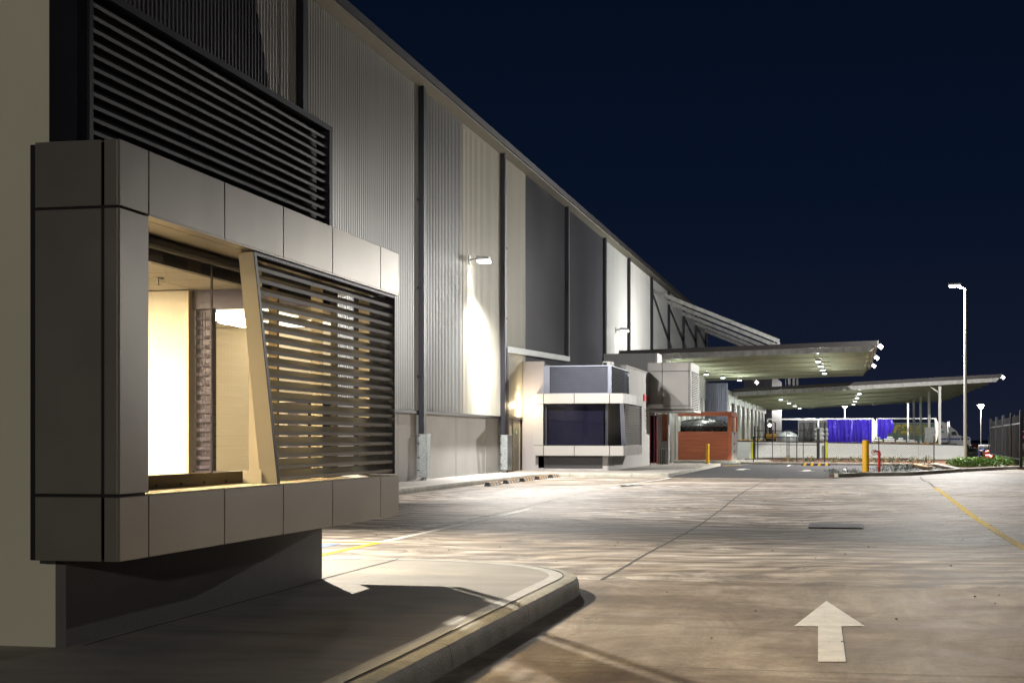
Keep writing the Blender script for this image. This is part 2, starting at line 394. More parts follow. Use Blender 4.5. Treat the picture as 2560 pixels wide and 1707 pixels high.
# ================================================================== GROUND
g = MB(); g.add([(-1500, -300, -.10), (1500, -300, -.10), (1500, 2500, -.10), (-1500, 2500, -.10)], [(0, 1, 2, 3)])
tag(g.build('ground', M['ground']), kind='structure')
PAVE_Z = .15
yd = MB(); xs = [-13 + i*.5 for i in range(0, 100)]; ys = [-8 + j*.5 for j in range(0, 180)]
idx = {}
for j, y in enumerate(ys):
    for i, x in enumerate(xs):
        idx[(i, j)] = len(yd.v); yd.v.append((x, y, gz(x, y)))
front = [(-13.4, 57.5), (-.3, 57.5), (-.3, 58.9), (.65, 61), (2.5, 62.6), (4.78, 69.3), (7.4, 76.0), (37, 76.8)]
def front_y(x):
    for (a, b), (c, d) in zip(front[:-1], front[1:]):
        if a <= x <= c: return b+(d-b)*(x-a)/max(1e-6, c-a)
    return front[-1][1]
for j in range(len(ys)-1):
    for i in range(len(xs)-1):
        if ys[j] < front_y(xs[i]+.25)+.8: yd.f.append([idx[(i, j)], idx[(i+1, j)], idx[(i+1, j+1)], idx[(i, j+1)]]); yd.m.append(0)
tag(yd.build('concrete_yard', M['yard'], smooth=True), kind='structure')
# asphalt drive, its near edge flush against the concrete
as_ = MB()
poly = [(-6.6, 57.5), (-.3, 57.5), (-.3, 58.9), (.65, 61), (2.5, 62.6), (4.78, 69.3), (7.4, 76.0), (36, 76.8), (36, 113), (-14, 113), (-14, 57.5)]
as_.add([(x, y, .012) for x, y in poly], [list(range(len(poly)))])
tag(as_.build('road', M['asphalt']), kind='structure')

def strip(mb, pts, wd, off=.004, zf=gz):
    """painted or sawn line draped over the yard"""
    P = []
    for (x0, y0), (x1, y1) in zip(pts[:-1], pts[1:]):
        n = max(1, int(math.hypot(x1-x0, y1-y0)/.5))
        P += [(x0+(x1-x0)*k/n, y0+(y1-y0)*k/n) for k in range(n)]
    P.append(pts[-1]); vs = []
    for k, (x, y) in enumerate(P):
        a = P[max(0, k-1)]; b = P[min(len(P)-1, k+1)]; dx, dy = b[0]-a[0], b[1]-a[1]; l = math.hypot(dx, dy) or 1
        nx, ny = -dy/l*wd/2, dx/l*wd/2
        vs += [(x+nx, y+ny, zf(x+nx, y+ny)+off), (x-nx, y-ny, zf(x-nx, y-ny)+off)]
    mb.add(vs, [(2*k, 2*k+1, 2*k+3, 2*k+2) for k in range(len(P)-1)])
def wob(p0, p1, n=14, a=.02):
    return [(p0[0]+(p1[0]-p0[0])*k/n+random.uniform(-a, a), p0[1]+(p1[1]-p0[1])*k/n+random.uniform(-a, a)) for k in range(n+1)]
jt = MB()
ja = onG(1503.6, 1448.7)
strip(jt, wob((ja.x, ja.y), (-2.5, 57.3), 40, .012), .03)
strip(jt, wob((-2.5, ja.y), (30, ja.y+.5), 30, .008), .014)
strip(jt, wob((-2.3, ja.y+.35), (ja.x, ja.y), 3, .01), .016)
strip(jt, wob((-2.44, 9.85), (30, 10.1), 30, .006), .011)
strip(jt, wob((-2.2, 20.9-4.2), (-13, 16.9), 12, .006), .012)
p = onG(1000, 1336); q = onG(1440, 1236)
strip(jt, wob((p.x, p.y), (q.x, q.y), 20, .012), .018); strip(jt, wob((q.x, q.y), (q.x+.4, 57), 10, .01), .02)
p = onG(2300, 1192); q = onG(2337, 1219)
strip(jt, wob((q.x, q.y), (p.x, p.y), 8, .01), .05)
strip(jt, wob((2.45, 5), (2.45, 20), 10, .01), .016)
tag(jt.build('yard_joints', M['joint']), kind='structure')

# painted markings
mk = MB()
strip(mk, [(-6.42, 20.55), (-6.42, 31.0)], .13); strip(mk, [(-6.44, 42.2), (-6.5, 57.3)], .12)
k = 0; yy = 23.1
while yy < 57:
    if yy < 31 or yy > 43: strip(mk, [(-11.3, yy), (-6.49 if yy < 31 else -6.5, yy)], .09)
    yy += 2.56
tag(mk.build('white_bay_lines', M['white']), kind='structure')
mk = MB(); strip(mk, [(-6.42, 13), (-6.42, 20.53)], .13); strip(mk, [(-11.3, 20.5), (-6.5, 20.5)], .08)
tag(mk.build('yellow_bay_line', M['yellow']), kind='structure')
mk = MB(); pts = [onG(2337, 1219), onG(2372, 1244), onG(2416, 1277.5), onG(2485, 1324), onG(2560, 1369)]
pts = [(v.x, v.y) for v in pts]; pts.append((pts[-1][0]*2-pts[-2][0], pts[-1][1]*2-pts[-2][1]))
strip(mk, pts, .125); tag(mk.build('yellow_lane_line', M['yellow']), kind='structure')
# wheelchair bay square with its white symbol
bx1 = -6.85; by1 = 20.15; s_ = 1.5
mk = MB()
def drape(mb, poly, off):
    bm = bmesh.new(); vs = [bm.verts.new((x, y, 0)) for x, y in poly]; bm.faces.new(vs)
    bmesh.ops.triangulate(bm, faces=bm.faces[:]); bmesh.ops.subdivide_edges(bm, edges=bm.edges[:], cuts=3, use_grid_fill=True)
    bm.verts.index_update()
    mb.add([(v.co.x, v.co.y, gz(v.co.x, v.co.y)+off) for v in bm.verts], [[v.index for v in f.verts] for f in bm.faces]); bm.free()
drape(mk, [(bx1-s_, by1-s_), (bx1, by1-s_), (bx1, by1), (bx1-s_, by1)], .004)
bl = tag(mk.build('blue_bay_square', M['blue']), kind='structure')
mk = MB(); cx, cy_ = bx1-.72, by1-.95
def ring(mb, cx, cy, r0, r1, a0, a1, off, n=18):
    vs = []
    for i in range(n+1):
        a = a0+(a1-a0)*i/n
        for r in (r0, r1):
            x, y = cx+r*math.cos(a), cy+r*math.sin(a); vs.append((x, y, gz(x, y)+off))
    mb.add(vs, [(2*i, 2*i+1, 2*i+3, 2*i+2) for i in range(n)])
ring(mk, cx, cy_, .26, .34, R(100), R(340), .008); ring(mk, cx-.02, cy_+.72, 0.001, .1, 0, 2*math.pi, .008)
strip(mk, [(cx-.02, cy_+.6), (cx, cy_+.12), (cx+.3, cy_+.1), (cx+.45, cy_-.3)], .09, .009)
tag(mk.build('wheelchair_symbol', M['white']), kind='structure')
# big arrow
A = [(2066, 1502), (2162, 1565), (2103, 1565.5), (2115, 1654), (2045, 1654), (2045, 1565.5), (1985, 1565)]
mk = MB(); drape(mk, [tuple(onG(*a)[:2]) for a in A], .004)
tag(mk.build('painted_arrow', M['white']), kind='structure')
mk = MB()   # two arrows and lines on the asphalt
def flat(mb, P, z): mb.add([(x, y, z) for x, y in P], [list(range(len(P)))])
def arrow(mb, cx, cy, L, W, sgn, z=.018):
    h = L*.42
    flat(mb, [(cx, cy+sgn*L/2), (cx+W/2, cy+sgn*(L/2-h)), (cx-W/2, cy+sgn*(L/2-h))], z)
    flat(mb, [(cx+W*.2, cy+sgn*(L/2-h)), (cx+W*.2, cy-sgn*L/2), (cx-W*.2, cy-sgn*L/2), (cx-W*.2, cy+sgn*(L/2-h))], z)
a1 = onZ(1855, 1173.5, 0); a2 = onZ(2016, 1177, 0)
arrow(mk, a1[0], a1[1], 3.6, .85, 1); arrow(mk, a2[0], a2[1], 3.6, .85, -1)
strip(mk, [(-.1, 64.5), (-.1, 76)], .16, .018, lambda x, y: 0)
for q in (68, 70.6, 73.2, 75.8, 78.4): strip(mk, [(.4, q), (4.2, q)], .1, .018, lambda x, y: 0)
strip(mk, [(-6.2, 84.5), (-5.2, 89.5)], .14, .018, lambda x, y: 0)
strip(mk, [(-3.1, 82.0), (-3.1, 86.0)], .12, .018, lambda x, y: 0)
tag(mk.build('asphalt_markings', M['white']), kind='structure')
mk = MB(); strip(mk, [(-6.5, 82.5), (-5.9, 85.5)], .2, .022, lambda x, y: 0); tag(mk.build('yellow_dash', M['yellow']), kind='structure')

# ------------------------------------------------------------------ pavements and kerbs
def kerb(name, path, h, wd=.15, lip=0., rnd=.05, side=1, z0=-.02, mat='kerb', seg=2.4):
    """rolled kerb along path (outer face line); its body lies on the 'side' hand; cut into lengths with fine joints"""
    P = [Vector((x, y, 0)) for x, y in path]
    prof = [(0, z0), (.004, h-rnd-.02), (.012, h-rnd*.6), (rnd*.5, h-rnd*.12), (rnd+.01, h+.002), (wd, h+.004), (wd, z0)]
    D = [];
    for k in range(len(P)):
        a = P[max(0, k-1)]; b = P[min(len(P)-1, k+1)]; d = (b-a).normalized(); D.append(Vector((-d.y, d.x, 0))*side)
    mb = MB(); n = len(prof); vs = []
    for p, nn in zip(P, D):
        for o, z in prof: vs.append(p+nn*o+Vector((0, 0, z)))
    mb.add(vs, [(k*n+q, (k+1)*n+q, (k+1)*n+q+1, k*n+q+1) for k in range(len(P)-1) for q in range(n-1)])
    mb.add(vs[:n], [list(range(n))]); mb.add(vs[-n:], [list(range(n))[::-1]])
    o = tag(mb.build(name, M[mat], smooth=True), kind='structure')
    # joints
    jm = MB(); acc = 0; nxt = seg*.4
    for k in range(len(P)-1):
        l = (P[k+1]-P[k]).length
        while acc+l > nxt:
            p = P[k]+(P[k+1]-P[k])*((nxt-acc)/l); d = (P[k+1]-P[k]).normalized(); nn = D[k]
            q = [p+nn*(o_-.0025)+Vector((0, 0, z+.0025)) for o_, z in prof[1:-1]]; q = [p+nn*(-.0025)+Vector((0, 0, .01))]+q
            vs2 = []
            for t_ in q: vs2 += [t_-d*.005, t_+d*.005]
            jm.add(vs2, [(2*i, 2*i+1, 2*i+3, 2*i+2) for i in range(len(q)-1)]); nxt += seg
        acc += l
    if jm.v:
        jo = jm.build(name+'_joint_lines', M['joint'], o)
    if lip:
        lm = MB(); vs = []
        for p, nn in zip(P, D): vs += [p+nn*(wd+.012)+Vector((0, 0, h+.003)), p+nn*(wd+lip)+Vector((0, 0, h+.003))]
        lm.add(vs, [(2*i, 2*i+1, 2*i+3, 2*i+2) for i in range(len(P)-1)]); lm.build(name+'_trowelled_edge', M['lip'], o)
    return o
def slab(name, poly, h, mat, z0=-.02):
    mb = MB(); mb.prism([(x, y, z0) for x, y in poly], (0, 0, h-z0)); return tag(mb.build(name, M[mat]), kind='structure')
# near corner pavement
XK = -2.45; RC = 2.15; CX, CY = XK-RC, 13.9
near = [(XK, y) for y in (-6, 0, 3, 5, 6, 7, 8, 9, 10, 11, 12, 13)]
arc = [(CX+RC*math.cos(a), CY+RC*math.sin(a)) for a in [R(x) for x in range(0, 91, 6)]]
kpath = near+arc+[(-6, CY+RC), (-9, CY+RC), (-11.5, CY+RC)]
kerb('near_kerb', kpath, PAVE_Z, .15, .14, .06, 1)
inset = [(XK-.15, -6)]+[(XK-.15, y) for y in (12, 13)]+[(CX+(RC-.15)*math.cos(R(x)), CY+(RC-.15)*math.sin(R(x))) for x in range(0, 91, 6)]+[(-13.4, CY+RC-.15), (-13.4, -6)]
slab('near_pavement', inset, PAVE_Z, 'pave')
jm = MB(); zz = lambda x, y: PAVE_Z
strip(jm, wob((-4.77, 13.46), (-4.75, CY+RC-.16), 8, .008), .022, .004, zz)
strip(jm, wob((-4.70, 8.8), (-4.74, 13.46), 10, .003), .02, .003, zz)
strip(jm, wob((XK-.155, 10), (XK-.155, 13.9), 12, .004), .012, .009, zz)
strip(jm, wob((XK-.155, -5), (XK-.155, 10), 22, .006), .018, .009, zz)
strip(jm, [(CX+(RC-.155)*math.cos(R(x)), CY+(RC-.155)*math.sin(R(x))) for x in range(0, 50, 5)], .012, .009, zz)
strip(jm, wob((-4.75, 9.6), (XK-.3, 9.65), 8, .004), .008, .004, zz)
tag(jm.build('pavement_joints', M['joint']), kind='structure')
# pavement along the warehouse and round the second office
XB = -11.45
kp = [(XB, 16.2)]+[(XB, y) for y in range(18, 56, 2)]+[(XB+.05, 56.2), (XB+.35, 57.1), (XB+1.1, 57.5)]+[(x, 57.5) for x in (-9.5, -8.5, -7.5, -6.75)]
kerb('wall_kerb', kp, PAVE_Z, .15, .12, .06, 1)
slab('wall_pavement', [(XB-.15, 16.05), (XB-.15, 57.0), (XB+.4, 57.65), (-6.75, 57.65), (-6.75, 82.5), (-13.4, 82.5), (-13.4, 16.05)], PAVE_Z, 'pave')
kerb('drive_kerb', [(-6.6, 57.5), (-6.6, 60), (-6.6, 64), (-6.6, 70), (-6.62, 76), (-6.66, 82.6)], PAVE_Z, .16, .12, .03, 1)
slab('tank_plinth', [(-14, 92.2), (-6.5, 92.2), (-6.5, 100), (-14, 100)], PAVE_Z, 'kerb')
slab('ramp_pavement', [(-6.4, 92.4), (-4.4, 92.8), (-5.0, 100), (-6.4, 100)], .12, 'pave')
# right island, garden bed, far kerb
island = [(-.33, 58.9), (.64, 61), (2.5, 62.6), (4.78, 69.4), (7.4, 76.1), (8.6, 76.6), (22, 76.6)]
sm = []
for (a, b), (c, d) in zip(island[:-1], island[1:]): sm += [(a+(c-a)*t/4, b+(d-b)*t/4) for t in range(4)]
sm.append(island[-1])
kerb('island_kerb', sm, PAVE_Z, .16, 0, .04, 1, seg=4.2)
off_ = [(x-.35, y+.72) for x, y in sm]
slab('island_soil', [(x-.07, y+.15) for x, y in sm[:13]]+off_[:13][::-1], .10, 'mulch')
slab('garden_bed', [(4.62, 69.6), (7.3, 76.3), (22, 76.8), (22, 104), (4.5, 104), (4.45, 84.4)], .13, 'mulch')
kerb('bed_kerb', [(4.75, 69.6), (4.6, 75), (4.5, 84.4)], .17, .15, 0, .03, -1)
kerb('far_kerb', [(-6.0, 88.4), (-3, 87.2), (0, 86.2), (4.5, 84.4)], .14, .15, 0, .03, 1)
slab('mulch_strip', [(-6.0, 88.6), (-3, 87.4), (0, 86.4), (4.5, 84.6), (4.5, 112.8), (-6, 112.8)], .10, 'mulch')

mb = MB()
for _ in range(260):
    x = random.uniform(-11, 9); y = random.uniform(7.5, 42); q = random.uniform(.006, .018); z = gz(x, y)
    if x < -2.3 and y < 16.3: continue
    n_ = random.choice((4, 5, 6)); vs = [(x+q*random.uniform(.6, 1.3)*math.cos(6.283*i/n_), y+q*random.uniform(.6, 1.3)*math.sin(6.283*i/n_), z) for i in range(n_)]
    mb.add(vs+[(x, y, z+q*.8)], [(i, (i+1) % n_, n_) for i in range(n_)])
tag(mb.build('grit', M['joint']), kind='stuff', label='dark crumbs of grit scattered over the concrete yard')
# drain grates in the yard
def grate(name, label, px0, py0, px1, py1, n):
    a = onG(px0, py1); b = onG(px1, py1); c = onG((px0+px1)/2, py0)
    L = (b-a).length; W = max(.35, c.y-(a.y+b.y)/2)
    z = gz((a.x+b.x)/2, a.y)+.004; r = thing(name, label, 'drain grate', ((a.x+b.x)/2, a.y+W/2, z))
    mb = MB(); x0, x1, y0, y1 = a.x, a.x+L, a.y, a.y+W
    mb.box(x0, x1, y0, y1, z-.002, z+.003); mb.build('pit', M['shadowgap'], r)
    mb = MB()
    for i in range(n+1):
        x = x0+L*i/n; mb.box(x-.014, x+.014, y0+.03, y1-.03, z+.004, z+.016)
    mb.build('bars', M['shadowgap'], r)
    mb = MB()
    for q in (y0, (y0+y1)/2, y1): mb.box(x0, x1, q-.015, q+.015, z+.005, z+.013)
    for q in (x0-.02, x1+.02): mb.box(q-.02, q+.02, y0-.015, y1+.015, z+.004, z+.014)
    mb.build('frame', M['shadowgap'], r)
grate('drain_grate', 'steel slotted drain grate set in the open concrete yard behind the big white arrow', 2026, 1308, 2150, 1320, 26)
grate('drain_grate', 'thin dark drain grate at the end of the parking bay lines near the second office', 1548, 1215, 1594, 1216.5, 16)

# ================================================================== NEAR OFFICE with the lit window box
XF = -4.26; YS = 8.42; YN = 14.24; XW = -4.77; XG = -4.70
Z0, Z1, Z2, Z3 = .714, 1.105, 2.85, 3.25
no = thing('office_building', 'near office with glowing corner window in grey panels at the left of the photo', 'building', (-8, 11, PAVE_Z))
def nb(name, mb, mat, par=no, **k): return mb.build(name, mat, par, **k)
# walls
mb = MB(); mb.box(-24, XW-.07, 8.70, 8.86, PAVE_Z, 9.5); nb('south_wall', mb, M['cream'])
mb = MB(); mb.box(XW-.16, XW, 8.705, 13.46, PAVE_Z, Z0+.02); mb.box(-12, XW-.16, 13.3, 13.455, PAVE_Z, Z0+.02); nb('lower_wall', mb, M['lowwall'])
mb = MB(); mb.box(XW-.09, XW-.02, 8.66, 8.70, Z3-.03, 9.5); mb.box(XW-.02, XW+.10, 8.66, 8.78, Z3-.03, 4.75); nb('corner_trim', mb, M['black'])
# floor / ceiling / inner walls of the lit room
YG = 13.50
mb = MB(); mb.box(-12, XW-.16, 8.87, YG, .62, .70); nb('room_floor', mb, M['carpet'])
ct, t_, b_ = newmat('ceiling tiles')
g_ = t_.nodes.new('ShaderNodeNewGeometry'); br = t_.nodes.new('ShaderNodeTexBrick'); br.offset = 0; br.inputs['Scale'].default_value = 1
br.inputs['Brick Width'].default_value = 1.2; br.inputs['Row Height'].default_value = .6; br.inputs['Mortar Size'].default_value = .007
br.inputs['Color1'].default_value = br.inputs['Color2'].default_value = (.88, .85, .78, 1); br.inputs['Mortar'].default_value = (.22, .19, .14, 1)
t_.links.new(g_.outputs['Position'], br.inputs['Vector']); t_.links.new(br.outputs[0], b_.inputs['Base Color']); b_.inputs['Roughness'].default_value = .8
mb = MB(); mb.box(-12, XG-.10, 8.87, YG-.02, Z2+.012, Z2+.09); nb('room_ceiling', mb, ct)
mb = MB()
mb.box(-12.1, -12, 8.87, YG+.1, .62, Z2+.1); mb.box(-12, XW-.2, 8.865, 8.90, .70, Z2)
xe = XY(478, YG)
mb.box(-12, xe, YG-.12, YG+.04, .70, Z2); mb.box(-12, xe, YG+.045, YG+.12, .2, 3.3)
nb('room_wall', mb, M['paint'])
# roof slab over the room
mb = MB(); mb.box(-12, XW+.02, 8.87, 13.42, Z2+.10, Z3+.02); nb('roof', mb, M['lilac'])
mb = MB(); mb.box(-12, -4.9, 9.0, 13.30, Z3+.02, 4.3); nb('plant_room', mb, M['shadowgap'])
# LED ceiling panels
for (x, y, a, b, m_) in ((-6.6, 11.0, .9, 1.1, 'led_soft'), (-6.6, 9.45, .9, .9, 'led_soft'), (-7.12, 10.9, .5, 1.3, 'led'), (-7.12, 9.45, .5, .9, 'led'), (-9.5, 11.0, .6, 1.2, 'led')):
    lp = MB(); lp.box(x-a/2, x+a/2, y-b/2, y+b/2, Z2-.004, Z2+.008); nb('ceiling_light', lp, M[m_])
# sprinkler head
spx = onZ(395, 697, Z2)
mb = MB(); mb.cyl((spx[0], spx[1], Z2+.01), (spx[0], spx[1], Z2-.006), .05); mb.cyl((spx[0], spx[1], Z2), (spx[0], spx[1], Z2-.05), .009); mb.cyl((spx[0], spx[1], Z2-.05), (spx[0], spx[1], Z2-.056), .022)
nb('sprinkler', mb, M['galv2'])
# corner frame posts, navy head and return, slats for the mirrored louvres
mb = MB(); mb.box(xe, xe+.035, YG-.14, YG+.05, 1.1, Z2); nb('reveal_trim', mb, M['blend'])
xb = XY(529, YG)
mb = MB(); mb.box(xe+.035, XG-.02, YG-.05, YG+.05, Z2-.17, Z2+.01); mb.box(xe+.035, XG-.02, YG-.05, YG+.05, 1.07, 1.15)
mb.box(xb, xb+.03, YG-.04, YG+.04, 1.15, Z2-.17)
nb('window_frame', mb, M['navy'])
mb = MB(); z = 1.17
while z < Z2-.2:
    mb.box(xe+.05, xb-.01, YG-.02, YG+.0, z, z+.030); z += .088
mb.cyl((xe+.14, YG-.06, 1.3), (xe+.14, YG-.06, Z2-.2), .004, n=5); mb.cyl((xe+.17, YG-.06, 1.3), (xe+.17, YG-.06, Z2-.2), .004, n=5)
nb('mirrored_louvre', mb, pm('blind slat', (.05, .045, .10), .6, 0, .05))  # slats stand in for the louvres reflected in the front glass
mb = MB(); mb.box(xe+.04, xb, YG+.02, YG+.03, 1.15, Z2-.17); nb('mirrored_louvre_backing', mb, M['navy'])
mb = MB(); mb.add([(xb+.03, YG, 1.1), (XG, YG, 1.1), (XG, YG, Z2-.17), (xb+.03, YG, Z2-.17)], [(0, 1, 2, 3)]); nb('end_glass', mb, M['glass_r'])
# front glazing X = XG, head and sill frames
mb = MB(); mb.add([(XG, 8.85, 1.15), (XG, YG, 1.15), (XG, YG, Z2-.03), (XG, 8.85, Z2-.03)], [(0, 1, 2, 3)]); nb('front_glass', mb, M['glass'])
mb = MB(); y = YX(529, XG); mb.box(XG-.006, XG+.009, y-.005, y+.005, 1.16, Z2-.08)
for px in (660+25, 835): pass
nb('glass_joint', mb, M['black'])
mb = MB(); mb.cyl((XG+.03, 8.85, Z2-.045), (XG+.03, YG, Z2-.045), .045, n=12); mb.box(XG-.10, XG-.05, 8.9, YG-.05, Z2-.16, Z2-.05)
nb('head_frame', mb, M['black'])
mb = MB(); mb.box(XG-.03, XG+.04, 8.85, YG, 1.108, 1.19); mb.box(XG-.03, XG+.055, 8.85, YG, 1.19, 1.20); nb('sill_frame', mb, M['bronze'])
mb = MB()
for i in range(12):
    mb = MB(); y = 8.95+i*.4; mb.cyl((XG+.04, y, 1.13), (XG+.047, y, 1.13), .009, n=8); nb('screw', mb, M['shadowgap'])
# mullions between room and screen
mb = MB()
for px in (690, 838, 951):
    mb = MB(); y = YX(px, XG); mb.box(XG-.06, XG+.02, y-.02, y+.02, 1.12, Z2-.02); nb('mullion', mb, M['bronze'])
# --- the panel clad box
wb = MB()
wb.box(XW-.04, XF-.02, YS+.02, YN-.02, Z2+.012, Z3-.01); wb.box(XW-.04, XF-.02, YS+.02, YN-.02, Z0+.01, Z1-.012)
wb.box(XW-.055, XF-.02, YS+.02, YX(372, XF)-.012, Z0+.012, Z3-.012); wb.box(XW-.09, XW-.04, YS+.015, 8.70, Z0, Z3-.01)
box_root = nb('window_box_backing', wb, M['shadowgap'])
jx = [YS, YX(372, XF)]+[YX(a/.91875, XF) for a in (516, 651, 764, 874)]+[YN]
G = .007; T = .02; BV = .003
pn = MB()
for a, b in zip(jx[:-1], jx[1:]):
    y0 = a+(0 if a == YS else G); y1 = b-(0 if b == YN else G)
    pn.box(XF-T, XF, y0, y1, Z2+.004, Z3, BV); pn.box(XF-T, XF, y0, y1, Z0, Z1-.004, BV)
pn.box(XF-T, XF, YS, jx[1]-.002, Z1+.014, Z2-.012, BV)
xj = XY(256, YS)
for z0, z1 in ((Z0, Z1-.004), (Z1+.014, Z2-.012), (Z2+.004, Z3)):
    pn.box(XW-.05, xj-.011, YS, YS+T, z0, z1, BV); pn.box(xj+.011, XF-T-.0005, YS, YS+T, z0, z1, BV)
# north end return
for z0, z1 in ((Z0, Z1-.004), (Z2+.004, Z3)): pn.box(XW-.2, XF-T-.001, YN-T, YN, z0, z1, BV)
# column inner return facing the opening
pn.box(XW, XF-T-.001, jx[1]-.014, jx[1]-.002, Z1+.014, Z2-.012)
nb('cladding_panels', pn, M['alu'])
so = MB(); ys2 = jx[1:]
for a, b in zip(ys2[:-1], ys2[1:]):
    so.box(XF-.10, XF-.001, a+.004, b-.004, Z2-.008, Z2+.003); so.box(XG+.02, XF-.108, a+.004-.25*(a > ys2[0]), b-.004-.25, Z2-.008, Z2+.003)
nb('soffit_panels', so, M['alu'])
si = MB(); si.box(XG+.03, XF-.001, jx[1], YN-.03, Z1-.003, Z1+.003); nb('sill', si, M['blend'])
cap = MB(); cap.box(XW-.04, XF-.03, YS+.03, YN-.03, Z3-.011, Z3-.002); nb('box_top', cap, M['alu'])
# --- louvre screen in front of the glass
ls = MB(); xo = XF-.10
yb0 = YX(660, XF)
nblade = 19; zt = Z2-.05; zb = Z1+.03
for i in range(nblade):
    z = zb+(zt-zb)*(i+.5)/nblade
    ytop, ybot = 10.42*1.0156, 10.90*1.0156
    ystart = ybot+(ytop-ybot)*(z-zb)/(zt-zb)+.015
    th = R(35); c = .086; dx = math.cos(th)*c/2; dz = math.sin(th)*c/2; X0 = XF-.075
    ls.prism([(X0-dx, ystart, z+dz-.006), (X0+dx, ystart, z-dz-.006), (X0+dx+.004, ystart, z-dz-.022), (X0+dx+.010, ystart, z-dz+.006), (X0-dx, ystart, z+dz+.006)], (0, YN-.09-ystart, 0))
nb('louvre_blades', ls, M['blade'])
fr = MB()
fr.prism([(XF-.135, ytop-.018, zt+.03), (XF-.018, ytop-.018, zt+.03), (XF-.018, ybot-.018, zb-.025), (XF-.155, ybot-.018, zb-.025)], (0, .034, 0))
fr.box(XF-.30, XF-.12, ybot-.02, ybot+.0, Z1+.004, Z1+.10)
nb('slanted_blade', fr, M['blend'])
fr = MB(); fr.box(XG+.01, XF-.015, YN-.09, YN-.075, Z1+.01, Z2-.02); fr.box(XF-.045, XF-.015, 10.6, YN-.1, Z2-.04, Z2-.012)  # first box: end plate carried back to the glass to block floodlight
fr.box(XF-.13, XF-.10, 10.6, YN-.1, Z2-.045, Z2-.012)
fr.prism([(XF-.017, ytop-.02, zt+.03), (XF-.010, ytop-.02, zt+.03), (XF-.010, ybot-.02, zb-.03), (XF-.017, ybot-.02, zb-.03)], (0, .045, 0))
nb('screen_frame', fr, M['black'])
rb = MB()
for px in (680, 830, 945):
    rb = MB(); y = YX(px, XF-.05); rb.box(XF-.24, XF-.135, y, y+.012, Z1+.005, Z2-.015); nb('screen_rib', rb, M['blend'])
# --- dark louvre on the roof
XL = -4.66; YL0, YL1 = 8.70, 13.40
zl0, zl1 = Z3+.02, 4.33
lv = MB(); louvX(lv, XL-.05, YL0+.08, YL1-.07, zl0+.04, 6.9*0+zl1-.05, 12, .10, R(40), .010); nb('roof_louvre_blades', lv, M['blade_b'])
lf = MB(); lf.box(XL-.12, XL+.01, YL1-.07, YL1, zl0, zl1); lf.box(XL-.12, XL+.015, YL0+.10, YL1, zl1-.05, zl1); lf.box(XL-.12, XL+.01, YL0+.1, YL1-.071, zl0, zl0+.04)
lf.box(XL-.12, XL+.012, YL0+.08, YL0+.13, zl0, zl1-.051)
nb('roof_louvre_frame', lf, M['black'])
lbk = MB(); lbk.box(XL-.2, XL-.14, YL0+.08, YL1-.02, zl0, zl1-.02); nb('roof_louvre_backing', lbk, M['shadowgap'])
bo = MB()
for y in (10.3, 11.7):
    for i in range(12):
        if i % 2: continue
        bo = MB(); z = zl0+.04+(zl1-.09-zl0)*(i+.5)/12-.03; bo.cyl((XL-.006, y, z), (XL-.001, y, z), .009, n=6); nb('rivet', bo, M['shadowgap'])
# furniture dimly seen through the blades
cx0, cx1 = XY(702, 13.2), XY(800, 13.2)
dk_ = thing('cabinet', 'low dark cabinet seen between the louvre blades inside the lit room', 'cabinet', (cx0, 13.1, .70))
mb = MB(); mb.box(cx0, cx1, 12.9, 13.3, .75, 1.78, .006); mb.build('case', M['navy'], dk_)
mb = MB(); mb.box(cx0-.01, cx1+.01, 12.88, 13.32, 1.781, 1.80); mb.build('top', M['paint'], dk_)
for i in range(4):
    mb = MB(); x = cx0+(cx1-cx0)*i/4; mb.box(x+.005, x+(cx1-cx0)/4-.005, 12.888, 12.899, .8, 1.75); mb.build('door', M['lilac'] if i % 2 else M['navy'], dk_)

# ================================================================== WAREHOUSE
XWALL = -13.4; XC = -13.34
wh = thing('warehouse', 'long tall warehouse with corrugated cladding in grey, cream and charcoal bays', 'building', (-20, 80, 0))
YE = 149.0
zcl = onX(1140, 1033, XC)[2]; ztop = 12.68
def Ys(px): return YX(px/.91875, XC)
segs = [(Ys(640), Ys(961), 'c_light'), (Ys(961), Ys(1060), 'c_mid'), (Ys(1060), Ys(1205), 'c_cream'), (Ys(1205), Ys(1384), 'c_dark'),
        (Ys(1384), Ys(1440), 'c_mid'), (Ys(1440), Ys(1493), 'c_light'), (Ys(1493), YE, 'c_mid')]
ysl = Ys(603)
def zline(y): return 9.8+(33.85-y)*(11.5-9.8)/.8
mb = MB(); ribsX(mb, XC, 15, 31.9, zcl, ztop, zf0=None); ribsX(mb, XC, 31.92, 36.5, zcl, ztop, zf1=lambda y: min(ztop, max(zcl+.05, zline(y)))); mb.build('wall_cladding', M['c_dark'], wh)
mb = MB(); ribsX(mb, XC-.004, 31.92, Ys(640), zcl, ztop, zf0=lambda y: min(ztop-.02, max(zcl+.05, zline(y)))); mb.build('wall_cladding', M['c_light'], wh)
for a, b, m in segs:
    mb = MB(); zz0 = zcl if a < 62 else 3.0
    ribsX(mb, XC, a, b, zcl, ztop); mb.build('wall_cladding', M[m], wh)
mb = MB(); mb.box(XWALL-12, XC-.03, 15, YE, zcl-.05, ztop); mb.box(XWALL-12, XWALL-.13, 15, YE, 0, zcl-.06); mb.build('structure', M['c_dark'], wh)
mb = MB(); mb.box(XC-.02, XC+.07, 15, 62.6, zcl-.09, zcl-.0); mb.build('base_flashing', M['fascia'], wh)
mb = MB(); pjs = [15, 22, 29, 36, YX(995, XWALL), YX(1140, XWALL), 56.2, 60.5, 64]
for a, b in zip(pjs[:-1], pjs[1:]): mb.box(XWALL-.1, XWALL, a+.02, b-.02, 0, zcl-.091, .004)
